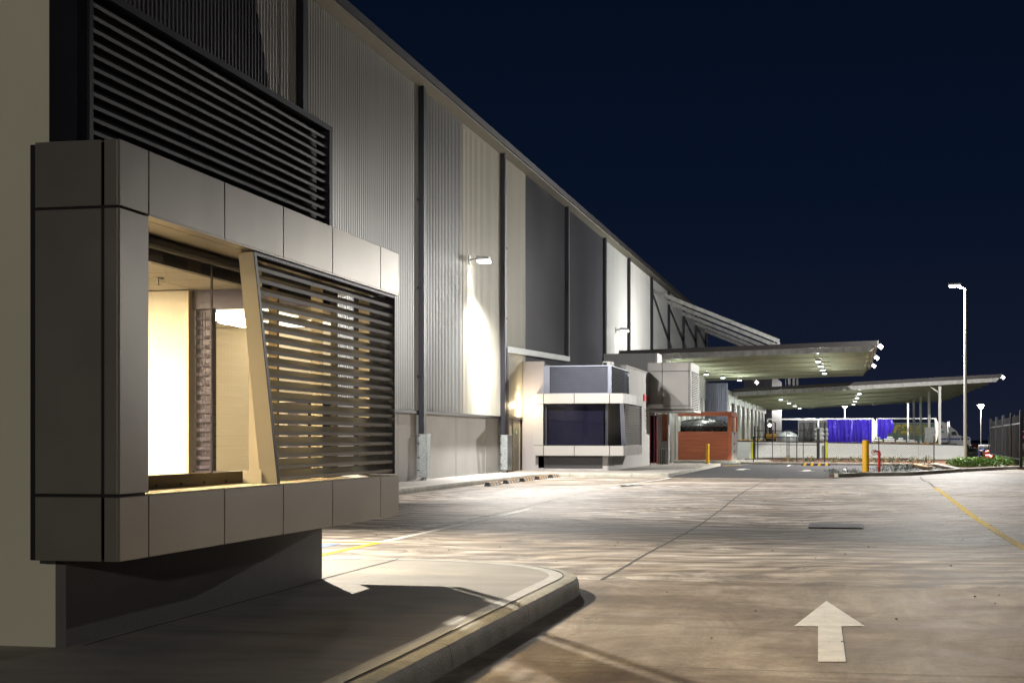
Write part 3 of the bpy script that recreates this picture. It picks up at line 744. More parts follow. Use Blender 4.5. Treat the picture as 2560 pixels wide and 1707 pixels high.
mb.box(XWALL-.1, XWALL, 64, YE, 0, zcl)
mb.build('precast_panels', M['precast'], wh)
mb = MB(); mb.box(XWALL-.12, XWALL-.012, 15, 64, 0, zcl-.1); mb.build('panel_joints', M['joint'], wh)
mb = MB(); mb.prism([(XC-.2, 15, ztop-.02), (XC+.06, 15, ztop-.04), (XC+.42, 15, ztop+.02), (XC+.42, 15, ztop+.16), (XC-.2, 15, ztop+.2)], (0, YE-15, 0)); mb.build('soffit', M['soffit'], wh)
mb = MB(); mb.prism([(XC+.30, 15, ztop+.10), (XC+.50, 15, ztop+.06), (XC+.50, 15, ztop+.30), (XC+.46, 15, ztop+.30), (XC+.30, 15, ztop+.22)], (0, YE-15, 0)); mb.build('gutter', M['fascia'], wh)
def dpipe(y, z0, z1, guard=True, mat='black', x=XC, wd=.30):
    mb = MB(); mb.box(x+.035, x+.22, y-wd/2, y+wd/2, z0, z1, .012); o = mb.build('downpipe', M[mat], wh)
    if guard:
        gm = MB(); gm.box(x+.05, x+.34, y-.19, y+.23, PAVE_Z+.09, 1.62, .01); gm.build('pipe_guard', M['galv'], o)
        gm = MB(); gm.box(x+.10, x+.24, y-.10, y+.12, PAVE_Z, PAVE_Z+.10); gm.build('guard_foot', M['galv2'], o)
        for z in (.45, .85, 1.3, 1.55): gm = MB(); gm.box(x+.02, x+.10, y-.25, y-.185, z, z+.03); gm.build('guard_bracket', M['fascia'], o)
    return o
for px, gu in ((682, 0), (961, 1), (1149, 1)): dpipe(Ys(px)+.0, zcl-2.5 if not gu else .9, ztop-.02, bool(gu))
y60 = YX(1263, XC+.1)
dpipe(y60, .9, 5.05, True)
y73 = YX(1417, XC+.1); dpipe(y73, 5.35, ztop-.02, False)
mb = MB(); mb.bar((XC+.14, y60-.1, 5.0), (XC+.14, y73+.1, 5.32), .2, .24); mb.build('sloping_pipe', M['c_mid'], wh)
for px in (1384, 1440, 1493): dpipe(Ys(px), 3, ztop-.02, False)
for px in (1668, 1705.4, 1736.5, 1762): dpipe(YX(px, XC), 3, ztop-.02, False)
for px in (961, 1160):
    for z in (3.4, 6.2, 9.0): mb = MB(); mb.box(XC+.02, XC+.12, Ys(px)-.24, Ys(px)-.14, z, z+.08); mb.build('pipe_bracket', M['black'], wh)
# far wing of the warehouse behind the canopies
mb = MB(); ribsY(mb, 200, XY(1860, 200), XY(1930, 200), 0, 10.0, .5, .06); mb.box(XY(1860, 200), XY(1930, 200), 200.1, 230, 0, 9.9); mb.build('far_wing', M['c_dark'], wh)
# fire exit door under the bulkhead lamp
dr = MB(); ya, yb = YX(1281, XWALL), YX(1294.5, XWALL); dr.box(XWALL+.004, XWALL+.05, ya, yb, PAVE_Z, 2.25, .006); do = dr.build('door', M['door'], wh)
dr = MB(); dr.box(XWALL+.003, XWALL+.07, ya-.07, ya-.005, PAVE_Z, 2.32); dr.box(XWALL+.003, XWALL+.07, yb+.005, yb+.07, PAVE_Z, 2.32); dr.box(XWALL+.003, XWALL+.07, ya-.07, yb+.07, 2.255, 2.32); dr.build('door_frame', M['blend'], do)
dr = MB(); dr.cyl((XWALL+.05, ya+.1, 1.15), (XWALL+.11, ya+.1, 1.15), .03); dr.box(XWALL+.09, XWALL+.12, ya+.08, ya+.22, 1.13, 1.17); dr.build('handle', M['chrome'], do)
sg = MB(); sg.box(XWALL+.055, XWALL+.065, ya+.32, ya+.62, 1.60, 1.85, .004); tag(sg.build('exit_sign', M['signg']), 'small green sign plate with white marks fixed to the grey exit door', 'sign')
so_ = bpy.data.objects['exit_sign']
sg = MB(); sg.box(XWALL+.066, XWALL+.068, ya+.38, ya+.46, 1.66, 1.80); sg.box(XWALL+.066, XWALL+.068, ya+.49, ya+.56, 1.70, 1.74); sg.build('sign_mark', M['white'], so_)
sc.view_layers[0].update()

# wall floodlights
def wall_lamp(px, py, label, power, throw=0, tc=(1, .965, .92), pos=None, tgt=(.5, 7, 1.2), cone=36, wash=.16):
    p = pos or onX(px, py, XC+.55); r = thing('wall_lamp', label, 'floodlight', (XC, p[1], p[2]), 'floodlights on the warehouse wall')
    mb = MB(); mb.bar((XC+.03, p[1], p[2]+.05), (XC+.42, p[1], p[2]+.12), .06, .06); mb.box(XC+.02, XC+.06, p[1]-.12, p[1]+.12, p[2]-.1, p[2]+.2); mb.build('bracket', M['galv2'], r)
    mb = MB(); mb.prism([(XC+.35, p[1]-.26, p[2]+.18), (XC+.80, p[1]-.26, p[2]+.13), (XC+.80, p[1]-.26, p[2]+.03), (XC+.35, p[1]-.26, p[2]+.03)], (0, .52, 0)); mb.build('lamp_housing', M['galv2'], r)
    mb = MB(); mb.box(XC+.38, XC+.78, p[1]-.23, p[1]+.23, p[2]-.06, p[2]+.025, .01); mb.build('lens', M['lampw'], r)
    lamp('wall_lamp_light', 'SPOT', (XC+.66, p[1], p[2]-.17), power, (1, .97, .93), r, .12, aim((XC, p[1], p[2]), (XC+10, p[1]+1, 0)), R(162), .5)
    lamp('wall_wash_light', 'SPOT', (XC+.42, p[1], p[2]-.10), power*wash, (1, .97, .93), r, .05, aim((XC+.42, p[1], p[2]), (XC+.0, p[1], 0)), R(44), 1.0)
    lamp('wall_glow_light', 'SPOT', (XC+.42, p[1], p[2]-.10), power*wash*.22, (1, .97, .93), r, .05, aim((XC+.42, p[1], p[2]), (XC-.9, p[1], 0)), R(110), 1.0)
    if throw: lamp('wall_throw_light', 'SPOT', (XC+.80, p[1], p[2]-.17), throw, tc, r, .12, aim((XC, p[1], p[2]), tgt), R(cone), 1.0)
    return r
wall_lamp(1208, 653, 'blazing white floodlight high on the cream bay of the warehouse wall', 9500, 21000, cone=62, wash=.05, tgt=(0, 37, 0))
wall_lamp(1561, 827, 'smaller looking white floodlight further along the wall, above the second office', 3000, wash=.12)
wall_lamp(0, 0, 'floodlight on the warehouse wall behind the near office, hidden from the camera', 500, 26000, pos=(XC+.75, 27.0, 6.9), tgt=(4, 0, 0), cone=86, wash=.05, tc=(1, .90, .74))
lamp('side_fill_light', 'SPOT', (XC+1.6, 27.3, 6.7), 9000, (1, .97, .93), bpy.data.objects['wall_lamp.002'], .12, aim((XC+1.6, 27, 6.7), (-9.5, 50, 0)), R(72), .9)  # extra spot added beside the hidden floodlight to brighten the wall foot
lamp('yard_fill_light', 'SPOT', (XC+1.0, 27.0, 6.7), 7500, (1, .96, .90), bpy.data.objects['wall_lamp.002'], .12, aim((XC+1.0, 27, 6.7), (3, 35, 0)), R(70), 1.0)  # extra spot added beside the hidden floodlight to lift the middle yard
# bulkhead lamp
p = onX(1298, 1014, XC+.12); r = thing('bulkhead_lamp', 'round warm bulkhead lamp on the cladding above the grey exit door', 'lamp', (XC, p[1], p[2]))
mb = MB(); mb.cyl((XC+.03, p[1], p[2]), (XC+.07, p[1], p[2]), .16, n=16); mb.build('lamp_base', M['galv2'], r)
mb = MB(); mb.lathe((0, 0, 0), [(.001, .10), (.07, .09), (.12, .05), (.14, 0)], 16)
mb.v = [(XC+.07+z, p[1]+x, p[2]+y) for x, y, z in mb.v]; mb.build('lens', M['warm'], r)
lamp('bulkhead_light', 'POINT', (XC+.34, p[1], p[2]), 130, (1, .78, .48), r, .08)

# ================================================================== SECOND OFFICE
o2 = thing('office_building', 'second office block with dark window in a pale panel frame beside the warehouse', 'building', (-11, 68, PAVE_Z))
YF = 62.4; XS = -9.67; ZT = 4.70
def ob(name, mb, mat, par=o2, **k): return mb.build(name, mat, par, **k)
mb = MB(); mb.box(XC+.05, -12.35, YF, YF+.2, PAVE_Z-.05, ZT, .01); ob('front_wall', mb, M['lilac'])
mb = MB(); mb.box(-12.85, XS-.02, YF+.03, YF+.2, PAVE_Z-.05, 3.3); ob('lower_wall', mb, M['block'])
mb = MB(); mb.box(-12.6, -9.9, YF+.0, YF+.03, PAVE_Z+.10, .8); ob('lower_shade_panel', mb, M['fascia'])  # near-black colour stands for the shade under the window box
mb = MB(); mb.box(XS-.2, XS, YF+.05, 76, PAVE_Z-.05, 3.35); mb.box(XS-.2, XS, 67.6, 76, 3.35, ZT); mb.box(XS-.24, XS+.04, 67.6, 76, ZT, ZT+.06); ob('side_wall', mb, pm('pale render', (.45, .44, .42), .8, 0, .07, .6, .08, 30))
mb = MB(); mb.box(XC+.05, XS-.2, 67.6, 76, 3.0, ZT-.1); mb.box(XC+.05, -12.4, YF+.2, 67.6, 3, ZT-.1); ob('roof', mb, M['lilac'])
# louvred plant screen
lv = MB(); louvY(lv, 62.28, -12.10, -9.62, 3.36, 4.45, 13, .10, R(45), .012); ob('front_louvre', lv, M['blade_g'])
lv = MB(); louvX(lv, XS+.12, 62.35, 67.4, 3.36, 4.45, 13, .10, R(40)); ob('side_louvre', lv, M['blade_g'])
lf = MB(); lf.box(-12.34, -12.08, 62.2, 62.34, 3.33, 4.5); lf.box(-9.64, XS+.17, 62.2, 62.34, 3.33, 4.5); lf.box(-12.08, -9.64, 62.22, 62.34, 4.45, 4.5); lf.box(-12.08, -9.64, 62.22, 62.34, 3.3, 3.36)
lf.box(XS+.05, XS+.17, 62.35, 67.5, 4.45, 4.5); lf.box(XS+.05, XS+.17, 67.4, 67.5, 3.33, 4.45); ob('louvre_frame', lf, M['blade_g'])
mb = MB(); mb.box(-12.3, XS-.05, 62.42, 67.5, 3.2, 4.44); ob('plant_room', mb, M['shadowgap'])
# window box
B0, B1, B2, B3 = .77, 1.18, 2.92, 3.33; BXL, BXR, BYF, BYN = -12.72, -8.94, 61.9, 67.7
bk = MB(); bk.box(BXL+.02, BXR-.02, BYF+.02, BYN-.02, B2+.01, B3-.01); bk.box(BXL+.02, BXR-.02, BYF+.02, BYN-.02, B0+.01, B1-.01)
bk.box(BXL+.02, XY(1358, BYF)-.02, BYF+.02, YF+.1, B0+.01, B3-.01); ob('window_box_backing', bk, M['shadowgap'])
fx = [BXL, XY(1358.5, BYF), XY(1435.5, BYF), XY(1524, BYF), BXR]; pn = MB()
for a, b in zip(fx[:-1], fx[1:]):
    for z0, z1 in ((B0, B1), (B2, B3)): pn.box(a+.012*(a > BXL), b-.012*(b < BXR)-(T+.001)*(b == BXR), BYF, BYF+T, z0, z1, .004)
pn.box(BXL, fx[1]-.012, BYF, BYF+T, B1+.02, B2-.02, .004)
sy = [BYF, 63.3, 64.7, 66.2, BYN]
for a, b in zip(sy[:-1], sy[1:]):
    for z0, z1 in ((B0, B1), (B2, B3)): pn.box(BXR-T, BXR, a+.012*(a > BYF), b-.012, z0, z1, .004)
pn.box(fx[1]-.03, fx[1]-.014, BYF+T+.001, YF+.3, B1, B2)
ob('cladding_panels', pn, M['alu2'])
mb = MB(); gx0, gx1 = XY(1368, BYF+.35), XY(1514, BYF+.35); mb.add([(gx0, BYF+.35, B1+.03), (gx1, BYF+.35, B1+.03), (gx1, BYF+.35, B2-.03), (gx0, BYF+.35, B2-.03)], [(0, 1, 2, 3)]); ob('front_glass', mb, M['glass_d'])
mb = MB(); mb.box(fx[1], gx0, BYF+.32, BYF+.4, B1, B2); mb.box(gx0, gx1, BYF+.32, BYF+.4, B1-.0, B1+.03); mb.box(gx0, gx1, BYF+.32, BYF+.4, B2-.03, B2)
mb.box(gx1, gx1+.04, BYF+.32, BYF+.4, B1, B2); ob('window_frame', mb, M['black'])
mb = MB(); mb.box(gx0+.0, BXR-.5, 66.8, 67.0, B1, B2); mb.box(-12.9, -12.7, 62.7, 67, B1, B2); mb.box(-12.7, -9.5, 62.5, 67, .9, 1.0); mb.box(-12.7, -9.2, 62.5, 67, B2+.0, B2+.02); ob('dark_room', mb, M['navy'])
mb = MB(); x = XY(1424, 66.7); mb.box(x-.22, x+.22, 66.72, 66.79, B1+.02, 2.1); ob('inner_window', mb, M['screen'])
mb = MB(); x = XY(1441, 66.7); mb.box(x-.015, x+.015, 66.7, 66.75, 1.45, 2.2); ob('inner_handle', mb, M['chrome'])
mb = MB(); louvX(mb, BXR-.07, BYF+.6, BYN-.12, B1+.02, B2-.02, 19, .105, R(38)); ob('louvre_blades', mb, M['blade'])
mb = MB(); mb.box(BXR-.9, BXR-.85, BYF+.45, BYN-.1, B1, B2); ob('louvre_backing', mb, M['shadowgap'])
mb = MB(); mb.prism([(BXR-.17, BYF+.05, B2), (BXR-.01, BYF+.05, B2), (BXR-.01, BYF+.55, B1), (BXR-.17, BYF+.55, B1)], (0, .05, 0)); ob('slanted_blade', mb, M['blade_g'])
mb = MB(); mb.box(BXR-.13, BXR-.01, BYN-.12, BYN-.1, B1, B2); ob('screen_frame', mb, M['black'])
# roof unit
u1 = thing('air_conditioner', 'small pale rooftop air unit with dark grille above the louvred screen', 'air conditioner', (-10.2, 66, 4.6))
x0, x1 = XY(1506, 66), XY(1528, 66); mb = MB(); mb.box(x0, x1, 66, 66.8, 4.5, 4.86, .02); mb.build('case', M['c_light'], u1)
mb = MB(); mb.box(x0+.04, x0+.2, 65.98, 66.0, 4.58, 4.8); mb.build('grille', M['shadowgap'], u1)
# upper storey box above the entrance
UY, UX, UZ0, UZ1 = 76.05, -7.6, 2.95, 5.27
mb = MB(); mb.box(XS-.1, UX-.02, UY+.02, 80.3, UZ0+.01, UZ1-.01); ob('upper_box_backing', mb, M['shadowgap'])
ux = [XS-.1, XY(1655.5, UY), UX-.10, UX]; pn = MB()
for a, b in zip(ux[:-1], ux[1:]):
    for z0, z1 in ((UZ0, UZ0+.16), (UZ0+.18, UZ1-.44), (UZ1-.42, UZ1)): pn.box(a+.012*(a > ux[0]), b-.012*(b < UX)-.001, UY, UY+T, z0, z1, .004)
pn.box(UX-T, UX, UY+T+.001, 80.3, UZ1-.42, UZ1); pn.box(UX-T, UX, UY+T+.001, UY+.35, UZ0, UZ1-.43); pn.box(UX-T, UX, 80.1, 80.3, UZ0, UZ1-.43)
ob('upper_box_panels', pn, M['alu2'])
mb = MB(); louvX(mb, UX-.02, UY+.36, 80.08, UZ0+.02, UZ1-.44, 21, .1, R(40)); ob('upper_box_louvre', mb, M['steel'])
# entrance awnings, screen wall and glazing
mb = MB(); y = 75.2; mb.box(XS, XY(1657, y), y, 76.0, 3.0, 3.18, .01); mb.box(XS+.02, XY(1738, 77), 76.3, 80, 2.80, 2.90); ob('entrance_awning', mb, M['steel'])
mb = MB(); mb.box(XY(1643.5, 79.5), XY(1655, 79.5), 79.5, 79.8, 0, 2.78); mb.box(XY(1668, 79.5), XY(1671.8, 79.5), 79.5, 79.8, 0, 2.78); mb.box(XY(1655, 79.5), XY(1668, 79.5), 79.5, 79.8, 0, 1.35); ob('entrance_wall', mb, M['block'])
mb = MB(); mb.box(XY(1655, 79.5), XY(1668, 79.5), 79.72, 79.76, 1.35, 2.75); ob('entrance_timber', mb, M['brown'])
mb = MB()
for q in (1625, 1634, 1641): mb.box(XY(q, 79.9), XY(q+1.4, 79.9), 79.9, 80.0, 0, 2.78)
ob('entrance_frame', mb, M['redold'])
mb = MB(); mb.box(XY(1624, 80), XY(1643, 80), 80.05, 80.06, .2, 2.7); ob('entrance_glass', mb, M['glass_d'])
# small red signs on the side wall
sg = MB(); y0 = YX(1608.5, XS+.02)
sg.box(XS+.004, XS+.03, y0, y0+.6, 3.55-.25, 3.62, .005); sg.box(XS+.004, XS+.03, y0+1.0, y0+2.2, 3.36, 3.56, .005)
tag(sg.build('red_sign', M['signr']), 'little red sign plates on the pale side wall beside the entrance awning', 'sign')
sg = MB(); sg.box(XS+.004, XS+.02, y0+.7, y0+1.0, 2.2, 3.0); tag(sg.build('notice_plate', M['c_white']), 'narrow white notice plate with red marks below the awning on the side wall', 'sign')
sg2 = MB()
for z in (2.35, 2.6, 2.85): sg2.box(XS+.021, XS+.024, y0+.78, y0+.92, z-.05, z+.05)
sg2.build('red_mark', M['signr'], bpy.data.objects['notice_plate'])
# bike hoop
r = thing('bike_rack', 'dark steel hoop rack standing before the grey entrance wall', 'bike rack', (XY(1653, 78), 78, PAVE_Z))
x = XY(1653, 78); mb = MB()
for dx in (-.02, .09): mb.tube([(x+dx, 78, PAVE_Z), (x+dx, 78, .9), (x+dx+.04, 78.2, 1.0), (x+dx+.04, 78.6, 1.0), (x+dx, 78.8, .9), (x+dx, 78.8, PAVE_Z)], .022)
mb.build('hoop', M['fence'], r)
mb = MB(); mb.cyl((x-.02, 78, .5), (x+.09, 78, .5), .015); mb.build('cross_bar', M['fence'], r)

# ================================================================== bollards
def bollard(px, pb, pt, label, mat='bollard', wpx=8.5, z=PAVE_Z, cap='steel'):
    d = onZ(px, pb, z); dep = (HC-z)*FPX/(pb-1097.5); h = (pb-pt)*dep/FPX; rr = wpx*dep/FPX/2
    r = thing('bollard', label, 'bollard', d)
    mb = MB(); mb.cyl((d[0], d[1], z), (d[0], d[1], z+h-.03), rr, n=20); mb.build('post', M[mat], r, smooth=True)
    mb = MB(); mb.cyl((d[0], d[1], z+h-.03), (d[0], d[1], z+h), rr, rr*.8, n=20); mb.build('cap', M[mat], r, smooth=True)
    mb = MB(); mb.cyl((d[0], d[1], z), (d[0], d[1], z+.012), rr*1.6, n=20); mb.build('base_plate', M['kerb'], r)
    return r
bollard(1769, 1158.5, 1109, 'slim yellow bollard in front of the red brown slatted enclosure')
bollard(2164, 1180, 1100, 'thick yellow bollard on the island kerb left of the red standpipe', wpx=16.5)
bollard(1628, 1154, 1105, 'yellow bollard half hidden in the entrance of the second office', wpx=5)
def limepost(px, label):
    r = thing('bollard', label, 'bollard', (XY(px, 112), 112, 0), 'flat lime yellow posts against the white dock wall')
    x = XY(px, 112); mb = MB(); mb.box(x-.09, x+.09, 112.0, 112.2, 0, 1.25, .02); mb.build('post', M['lime'], r)
    mb = MB(); mb.box(x-.13, x+.13, 111.96, 112.24, 0, .03); mb.build('base_plate', M['galv2'], r)
limepost(1880, 'lime yellow post on the white dock wall beside the chain link gate left end')
limepost(2066, 'lime yellow post on the white dock wall between the gate and the thick bollard')

# ================================================================== wheel stops
def wheel_stop(x, y, label, group, rot=0, L=1.65, mats=('rubber', 'stopy')):
    r = thing('wheel_stop', label, 'wheel stop', (x, y, 0), group)
    mb = MB(); prof = [(-.11, .0), (.11, .0), (.06, .12), (-.06, .12)]
    mb.prism([(a, -L/2, z) for a, z in prof], (0, L, 0)); b = mb.build('body', M[mats[0]]); b.parent = r
    mb = MB(); n = 4
    for i in range(n):
        y0 = -L/2+L*(i+.30)/n; y1 = y0+L*.36/n; e = .004
        mb.prism([(-.11-e, y0+.05, .004), (.11+e, y0+.05, .004), (.06+e, y0, .12+e), (-.06-e, y0, .12+e)], (0, y1-y0, 0))
    b = mb.build('stripe', M[mats[1]]); b.parent = r; r.rotation_euler = (0, 0, rot); return r
STP = 'striped wheel stops in the parking bays'
sy = [(1214.8+20, 1213), (1275, 1206.5), (1318, 1200.5), (1357, 1196.5), (1392, 1193)]
names = ['striped wheel stop nearest the camera in the row beside the warehouse kerb', 'second wheel stop of the row from the camera beside the warehouse kerb',
         'middle wheel stop of the five in the bays by the warehouse', 'fourth wheel stop of the row, before the last one below the second office', 'last wheel stop of the row, just below the second office kerb']
s0 = wheel_stop(-10.85, 46.6, names[0], STP)
for k in range(1, 5): copy_thing(s0, (-10.85, 46.6+2.56*k, 0), names[k])
FS = 'black and yellow stops at the end of the asphalt drive'
a = onZ(1936, 1161, .0); b = onZ(2040, 1164, .0)
f0 = wheel_stop(a[0], a[1], 'black and yellow wheel stop below the chain link gate, the left one of two', FS, R(86), 1.55, ('rubber', 'bollard'))
copy_thing(f0, b, 'black and yellow wheel stop before the mulch strip, right one of two', R(86))

# ================================================================== timber screened tank
te = thing('tank_enclosure', 'red brown slatted timber enclosure with an open top beam frame', 'enclosure', (-9, 96, PAVE_Z))
EY = 94.6; ex1 = XY(1829.6, EY); ex0 = -13.2; et = onY(1750, 1078.6, EY)[2]; bt0 = onY(1750, 1040, EY)[2]; bt1 = onY(1750, 1029, EY)[2]
mb = MB(); n = 18
for i in range(n):
    z0 = PAVE_Z+.05+(et-PAVE_Z-.05)*i/n; mb.box(ex0, ex1-.02, EY, EY+.03, z0+.012, z0+(et-PAVE_Z-.05)/n-.004, .004)
mb.build('front_slats', M['brown'], te)
mb = MB(); mb.box(ex0, ex1-.03, EY+.035, EY+.05, PAVE_Z, et); mb.build('slat_backing', M['brown'], te)
mb = MB(); mb.box(ex0, ex1, EY-.05, EY+.13, bt0, bt1, .01); mb.box(ex1-.12, ex1, EY+.135, EY+5, bt0, bt1, .01); mb.build('top_beam', M['brown'], te)
for x, y in ((ex1-.26, EY-.04), (ex1-.12, EY+2.4), (ex1-.12, EY+4.9)):
    mb = MB(); mb.box(x, x+.24 if y < EY else x+.12, y, y+.12, PAVE_Z+.01, bt0-.002, .01); mb.build('post', M['brown'], te)
mb = MB(); mb.box(ex1-.04, ex1-.01, EY+.1, EY+4.9, PAVE_Z+.02, et); mb.build('side_screen', M['block'], te)
mb = MB()
for z in (.6, 1.1, 1.75): mb.box(ex1-.01, ex1+.03, EY+2.0, EY+2.6, z, z+.15)
mb.build('side_fixings', M['tank'], te)
tk = thing('water_tank', 'round black water tank with ribbed domed roof behind the timber screen', 'tank', (XY(1753, 98), 98, PAVE_Z))
tx = XY(1755, 98); TR = (XY(1820, 98)-XY(1688, 98))/2; zr = onY(1750, 1077, 98)[2]; zp = onY(1750, 1048, 98)[2]; zq = onY(1750, 1065, 98)[2]
mb = MB(); mb.lathe((tx, 98, 0), [(TR, PAVE_Z), (TR, zq-.04)], 40); mb.build('tank_wall', M['tank'], tk, smooth=True)
mb = MB(); mb.lathe((tx, 98, 0), [(TR, zq-.2), (TR+.07, zq-.18), (TR+.07, zq-.02), (TR, zq)], 40); mb.build('rim', M['tank'], tk, smooth=True)
dome = [(TR*math.cos(a), zq+(zp-zq)*math.sin(a)) for a in [math.pi/2*i/8 for i in range(9)]]; dome[-1] = (.01, zp)
mb = MB(); mb.lathe((tx, 98, 0), dome, 48); mb.build('dome_roof', pm('tank dome', (.06, .062, .06), .3, .2, .1), tk, smooth=True)
mb = MB()
for i in range(20):
    a = 2*math.pi*i/20; P = [(tx+(r_+.01)*math.cos(a), 98+(r_+.01)*math.sin(a), z+.02) for r_, z in dome]; mb.tube(P, .022, 5)
mb.build('dome_ribs', M['tank'], tk)
mb = MB(); p0 = onY(1672, 1046, 97); p1 = onY(1690, 1046, 97); p2 = onY(1697, 1052, 97); p3 = onY(1699, 1062, 97)
mb.tube([(p0[0]-2, 97, p0[2]), p1, p2, p3], .09, 10); mb.build('inlet_pipe', M['galv2'], tk)

# ================================================================== third wing with piers behind the tank
o3 = thing('office_building', 'white walled dock office wing with tall dark windows behind the canopies', 'building', (-12, 120, 0))
XA = -10.25
mb = MB(); mb.box(XA-3, XA-.12, 84, 113.5, 0, 6.2); mb.build('side_glazing_wall', M['c_mid'], o3)
mb = MB()
for i in range(9):
    y = 84.2+i*3.4; mb.box(XA-.12, XA, y, y+1.5, 0, 6.2)
mb.box(XA-.12, XA-.01, 84, 113.5, 4.4, 6.2); mb.build('side_piers', M['c_white'], o3)
mb = MB(); ribsY(mb, 113.6, XY(1764, 113.6), -8.65, .3, 5.6, .30, .05); mb.box(XY(1764, 113.6), -8.65, 113.62, 113.8, 0, 5.6); mb.build('grey_cladding', M['blade_g'], o3)
XD = -8.6
mb = MB(); mb.box(XD-3, XD-.25, 114, 168, 1.2, 5.0); mb.build('dock_glazing', M['blade_g'], o3)
mb = MB(); ys3 = [114.2+i*5.9 for i in range(9)]
for y in ys3:
    mb.box(XD-.25, XD, y, y+2.6, 1.27, 4.75)
mb.box(XD-.25, XD-.02, 114, 168, 4.2, 5.1)
mb.build('dock_piers', M['c_white'], o3)
mb = MB()
for y in ys3: mb.box(XD, XD+.03, y+.8, y+1.9, 3.2, 3.9)
mb.build('high_window', M['blade_g'], o3)
mb = MB(); mb.box(XD+.05, XD+.35, 114, 165, 1.30, 1.42); mb.build('yellow_buffer', M['bollard'], o3)

# ================================================================== dock wall and deck
YW = 113.0
dk = thing('loading_dock', 'long white retaining wall of the raised loading dock across the drive', 'loading dock', (0, YW, 0))
wx0 = XY(1840, YW); wx1 = XY(2414, YW)
def wt(x): return 1.29-(x-wx0)*(.30)/(wx1-wx0)
mb = MB(); n = 5
for i in range(n):
    a = wx0+(wx1-wx0)*i/n; b = wx0+(wx1-wx0)*(i+1)/n
    mb.prism([(a+.012, YW, 0), (b-.012, YW, 0), (b-.012, YW, wt(b)), (a+.012, YW, wt(a))], (0, .2, 0))
mb.build('wall_panels', M['precast_l'], dk)
mb = MB(); mb.prism([(wx0, YW+.02, 0), (wx1-.02, YW+.02, 0), (wx1-.02, YW+.02, wt(wx1)-.02), (wx0, YW+.02, wt(wx0)-.02)], (0, .17, 0)); mb.build('wall_joints', M['kerb'], dk)
mb = MB(); mb.prism([(wx0, YW-.02, wt(wx0)+.002), (wx1, YW-.02, wt(wx1)+.002), (wx1, YW-.02, wt(wx1)+.07), (wx0, YW-.02, wt(wx0)+.07)], (0, .3, 0)); mb.build('top_edge', M['fascia'], dk)
mb = MB(); mb.prism([(wx0-4, YW+.21, 0), (wx1, YW+.21, 0), (wx1, YW+.21, wt(wx1)+.01), (wx0-4, YW+.21, wt(wx0)+.01)], (0, 55, 0)); mb.build('deck', M['pave'], dk)
mb = MB(); mb.prism([(wx0, YW-.06, 0), (wx1, YW-.06, 0), (wx1, YW-.06, .16), (wx0, YW-.06, .22)], (0, .055, 0)); mb.build('footing', M['c_white'], dk)
def deckz(x): return wt(x)+.02

# ================================================================== canopies
def canopy(name, label, x0, x1, y0, y1, zl, zr, npur, mats):
    r = thing(name, label, 'canopy', ((x0+x1)/2, y0, 0))
    def zt(x): return zl+(zr-zl)*(x-x0)/(x1-x0)
    mb = MB(); mb.prism([(x0, y0, zt(x0)-.26), (x1, y0, zt(x1)-.26), (x1, y0, zt(x1)), (x0, y0, zt(x0))], (0, .08, 0)); mb.build('fascia', M[mats[0]], r)
    mb = MB(); mb.prism([(x0, y0+.10, zt(x0)-.58), (x1-.35, y0+.10, zt(x1)-.58), (x1-.05, y0+.10, zt(x1)-.27), (x0, y0+.10, zt(x0)-.27)], (0, .2, 0)); mb.build('edge_beam', M['galv2'], r)
    mb = MB(); mb.prism([(x0, y0+.09, zt(x0)-.22), (x1, y0+.09, zt(x1)-.22), (x1, y0+.09, zt(x1)-.1), (x0, y0+.09, zt(x0)-.1)], (0, y1-y0, 0)); mb.build('roof_sheet', M['deckrib'], r)
    mb = MB()
    for i in range(1, npur+1):
        y = y0+(y1-y0)*i/npur-.3
        mb.prism([(x0, y, zt(x0)-.66), (x1-.5, y, zt(x1)-.66), (x1-.1, y, zt(x1)-.225), (x0, y, zt(x0)-.225)], (0, .24, 0))
    mb.build('beams', M['deckrib'], r)
    mb = MB(); q = x0+1.5
    while q < x1-1:
        mb.prism([(q, y0+.4, zt(q)-.33), (q+.08, y0+.4, zt(q+.08)-.33), (q+.08, y0+.4, zt(q+.08)-.225), (q, y0+.4, zt(q)-.225)], (0, y1-y0-.4, 0)); q += 1.9
    mb.build('purlins', M['deckrib'], r)
    mb = MB(); mb.prism([(x1-.02, y0+.09, zt(x1)-.26), (x1+.05, y0+.09, zt(x1)-.24), (x1+.05, y0+.09, zt(x1)), (x1-.02, y0+.09, zt(x1))], (0, y1-y0, 0)); mb.build('end_gutter', M['galv2'], r)
    return r, zt
c1x0, c1x1 = -12.7, XY(2194, 86)
cn1, z1f = canopy('canopy', 'higher steel canopy with green lit underside reaching out from the warehouse', c1x0, c1x1, 86, 117.3, 6.48, 6.86, 6, ('fascia',))
c2x0, c2x1 = -8.6, 11.1
cn2, z2f = canopy('canopy', 'longer lower steel canopy on white posts over the loading dock behind', c2x0, c2x1, 117.8, 172, 5.30, 6.27, 9, ('fascia',))
for k, px in enumerate((2349.6, 2323.2, 2302, 2284.8, 2270)):
    y = 118.6+15.2*k; x = 6.78
    if px: x = XY(px, y)
    mb = MB(); zb_ = deckz(x) if y < 168 else 0; mb.box(x-.10, x+.10, y, y+.2, zb_, z2f(x)-.5, .01); mb.build('post', M['steel'], cn2)
    mb = MB(); mb.box(x-.2, x+.2, y-.1, y+.3, zb_, zb_+.03); mb.build('post_base', M['galv2'], cn2)
mb = MB(); x = XY(2349.6, 118.6); mb.bar((x, 118.8, 4.9), (x-.9, 118.8, z2f(x)-.5), .08, .08); mb.build('knee_brace', M['steel'], cn2)
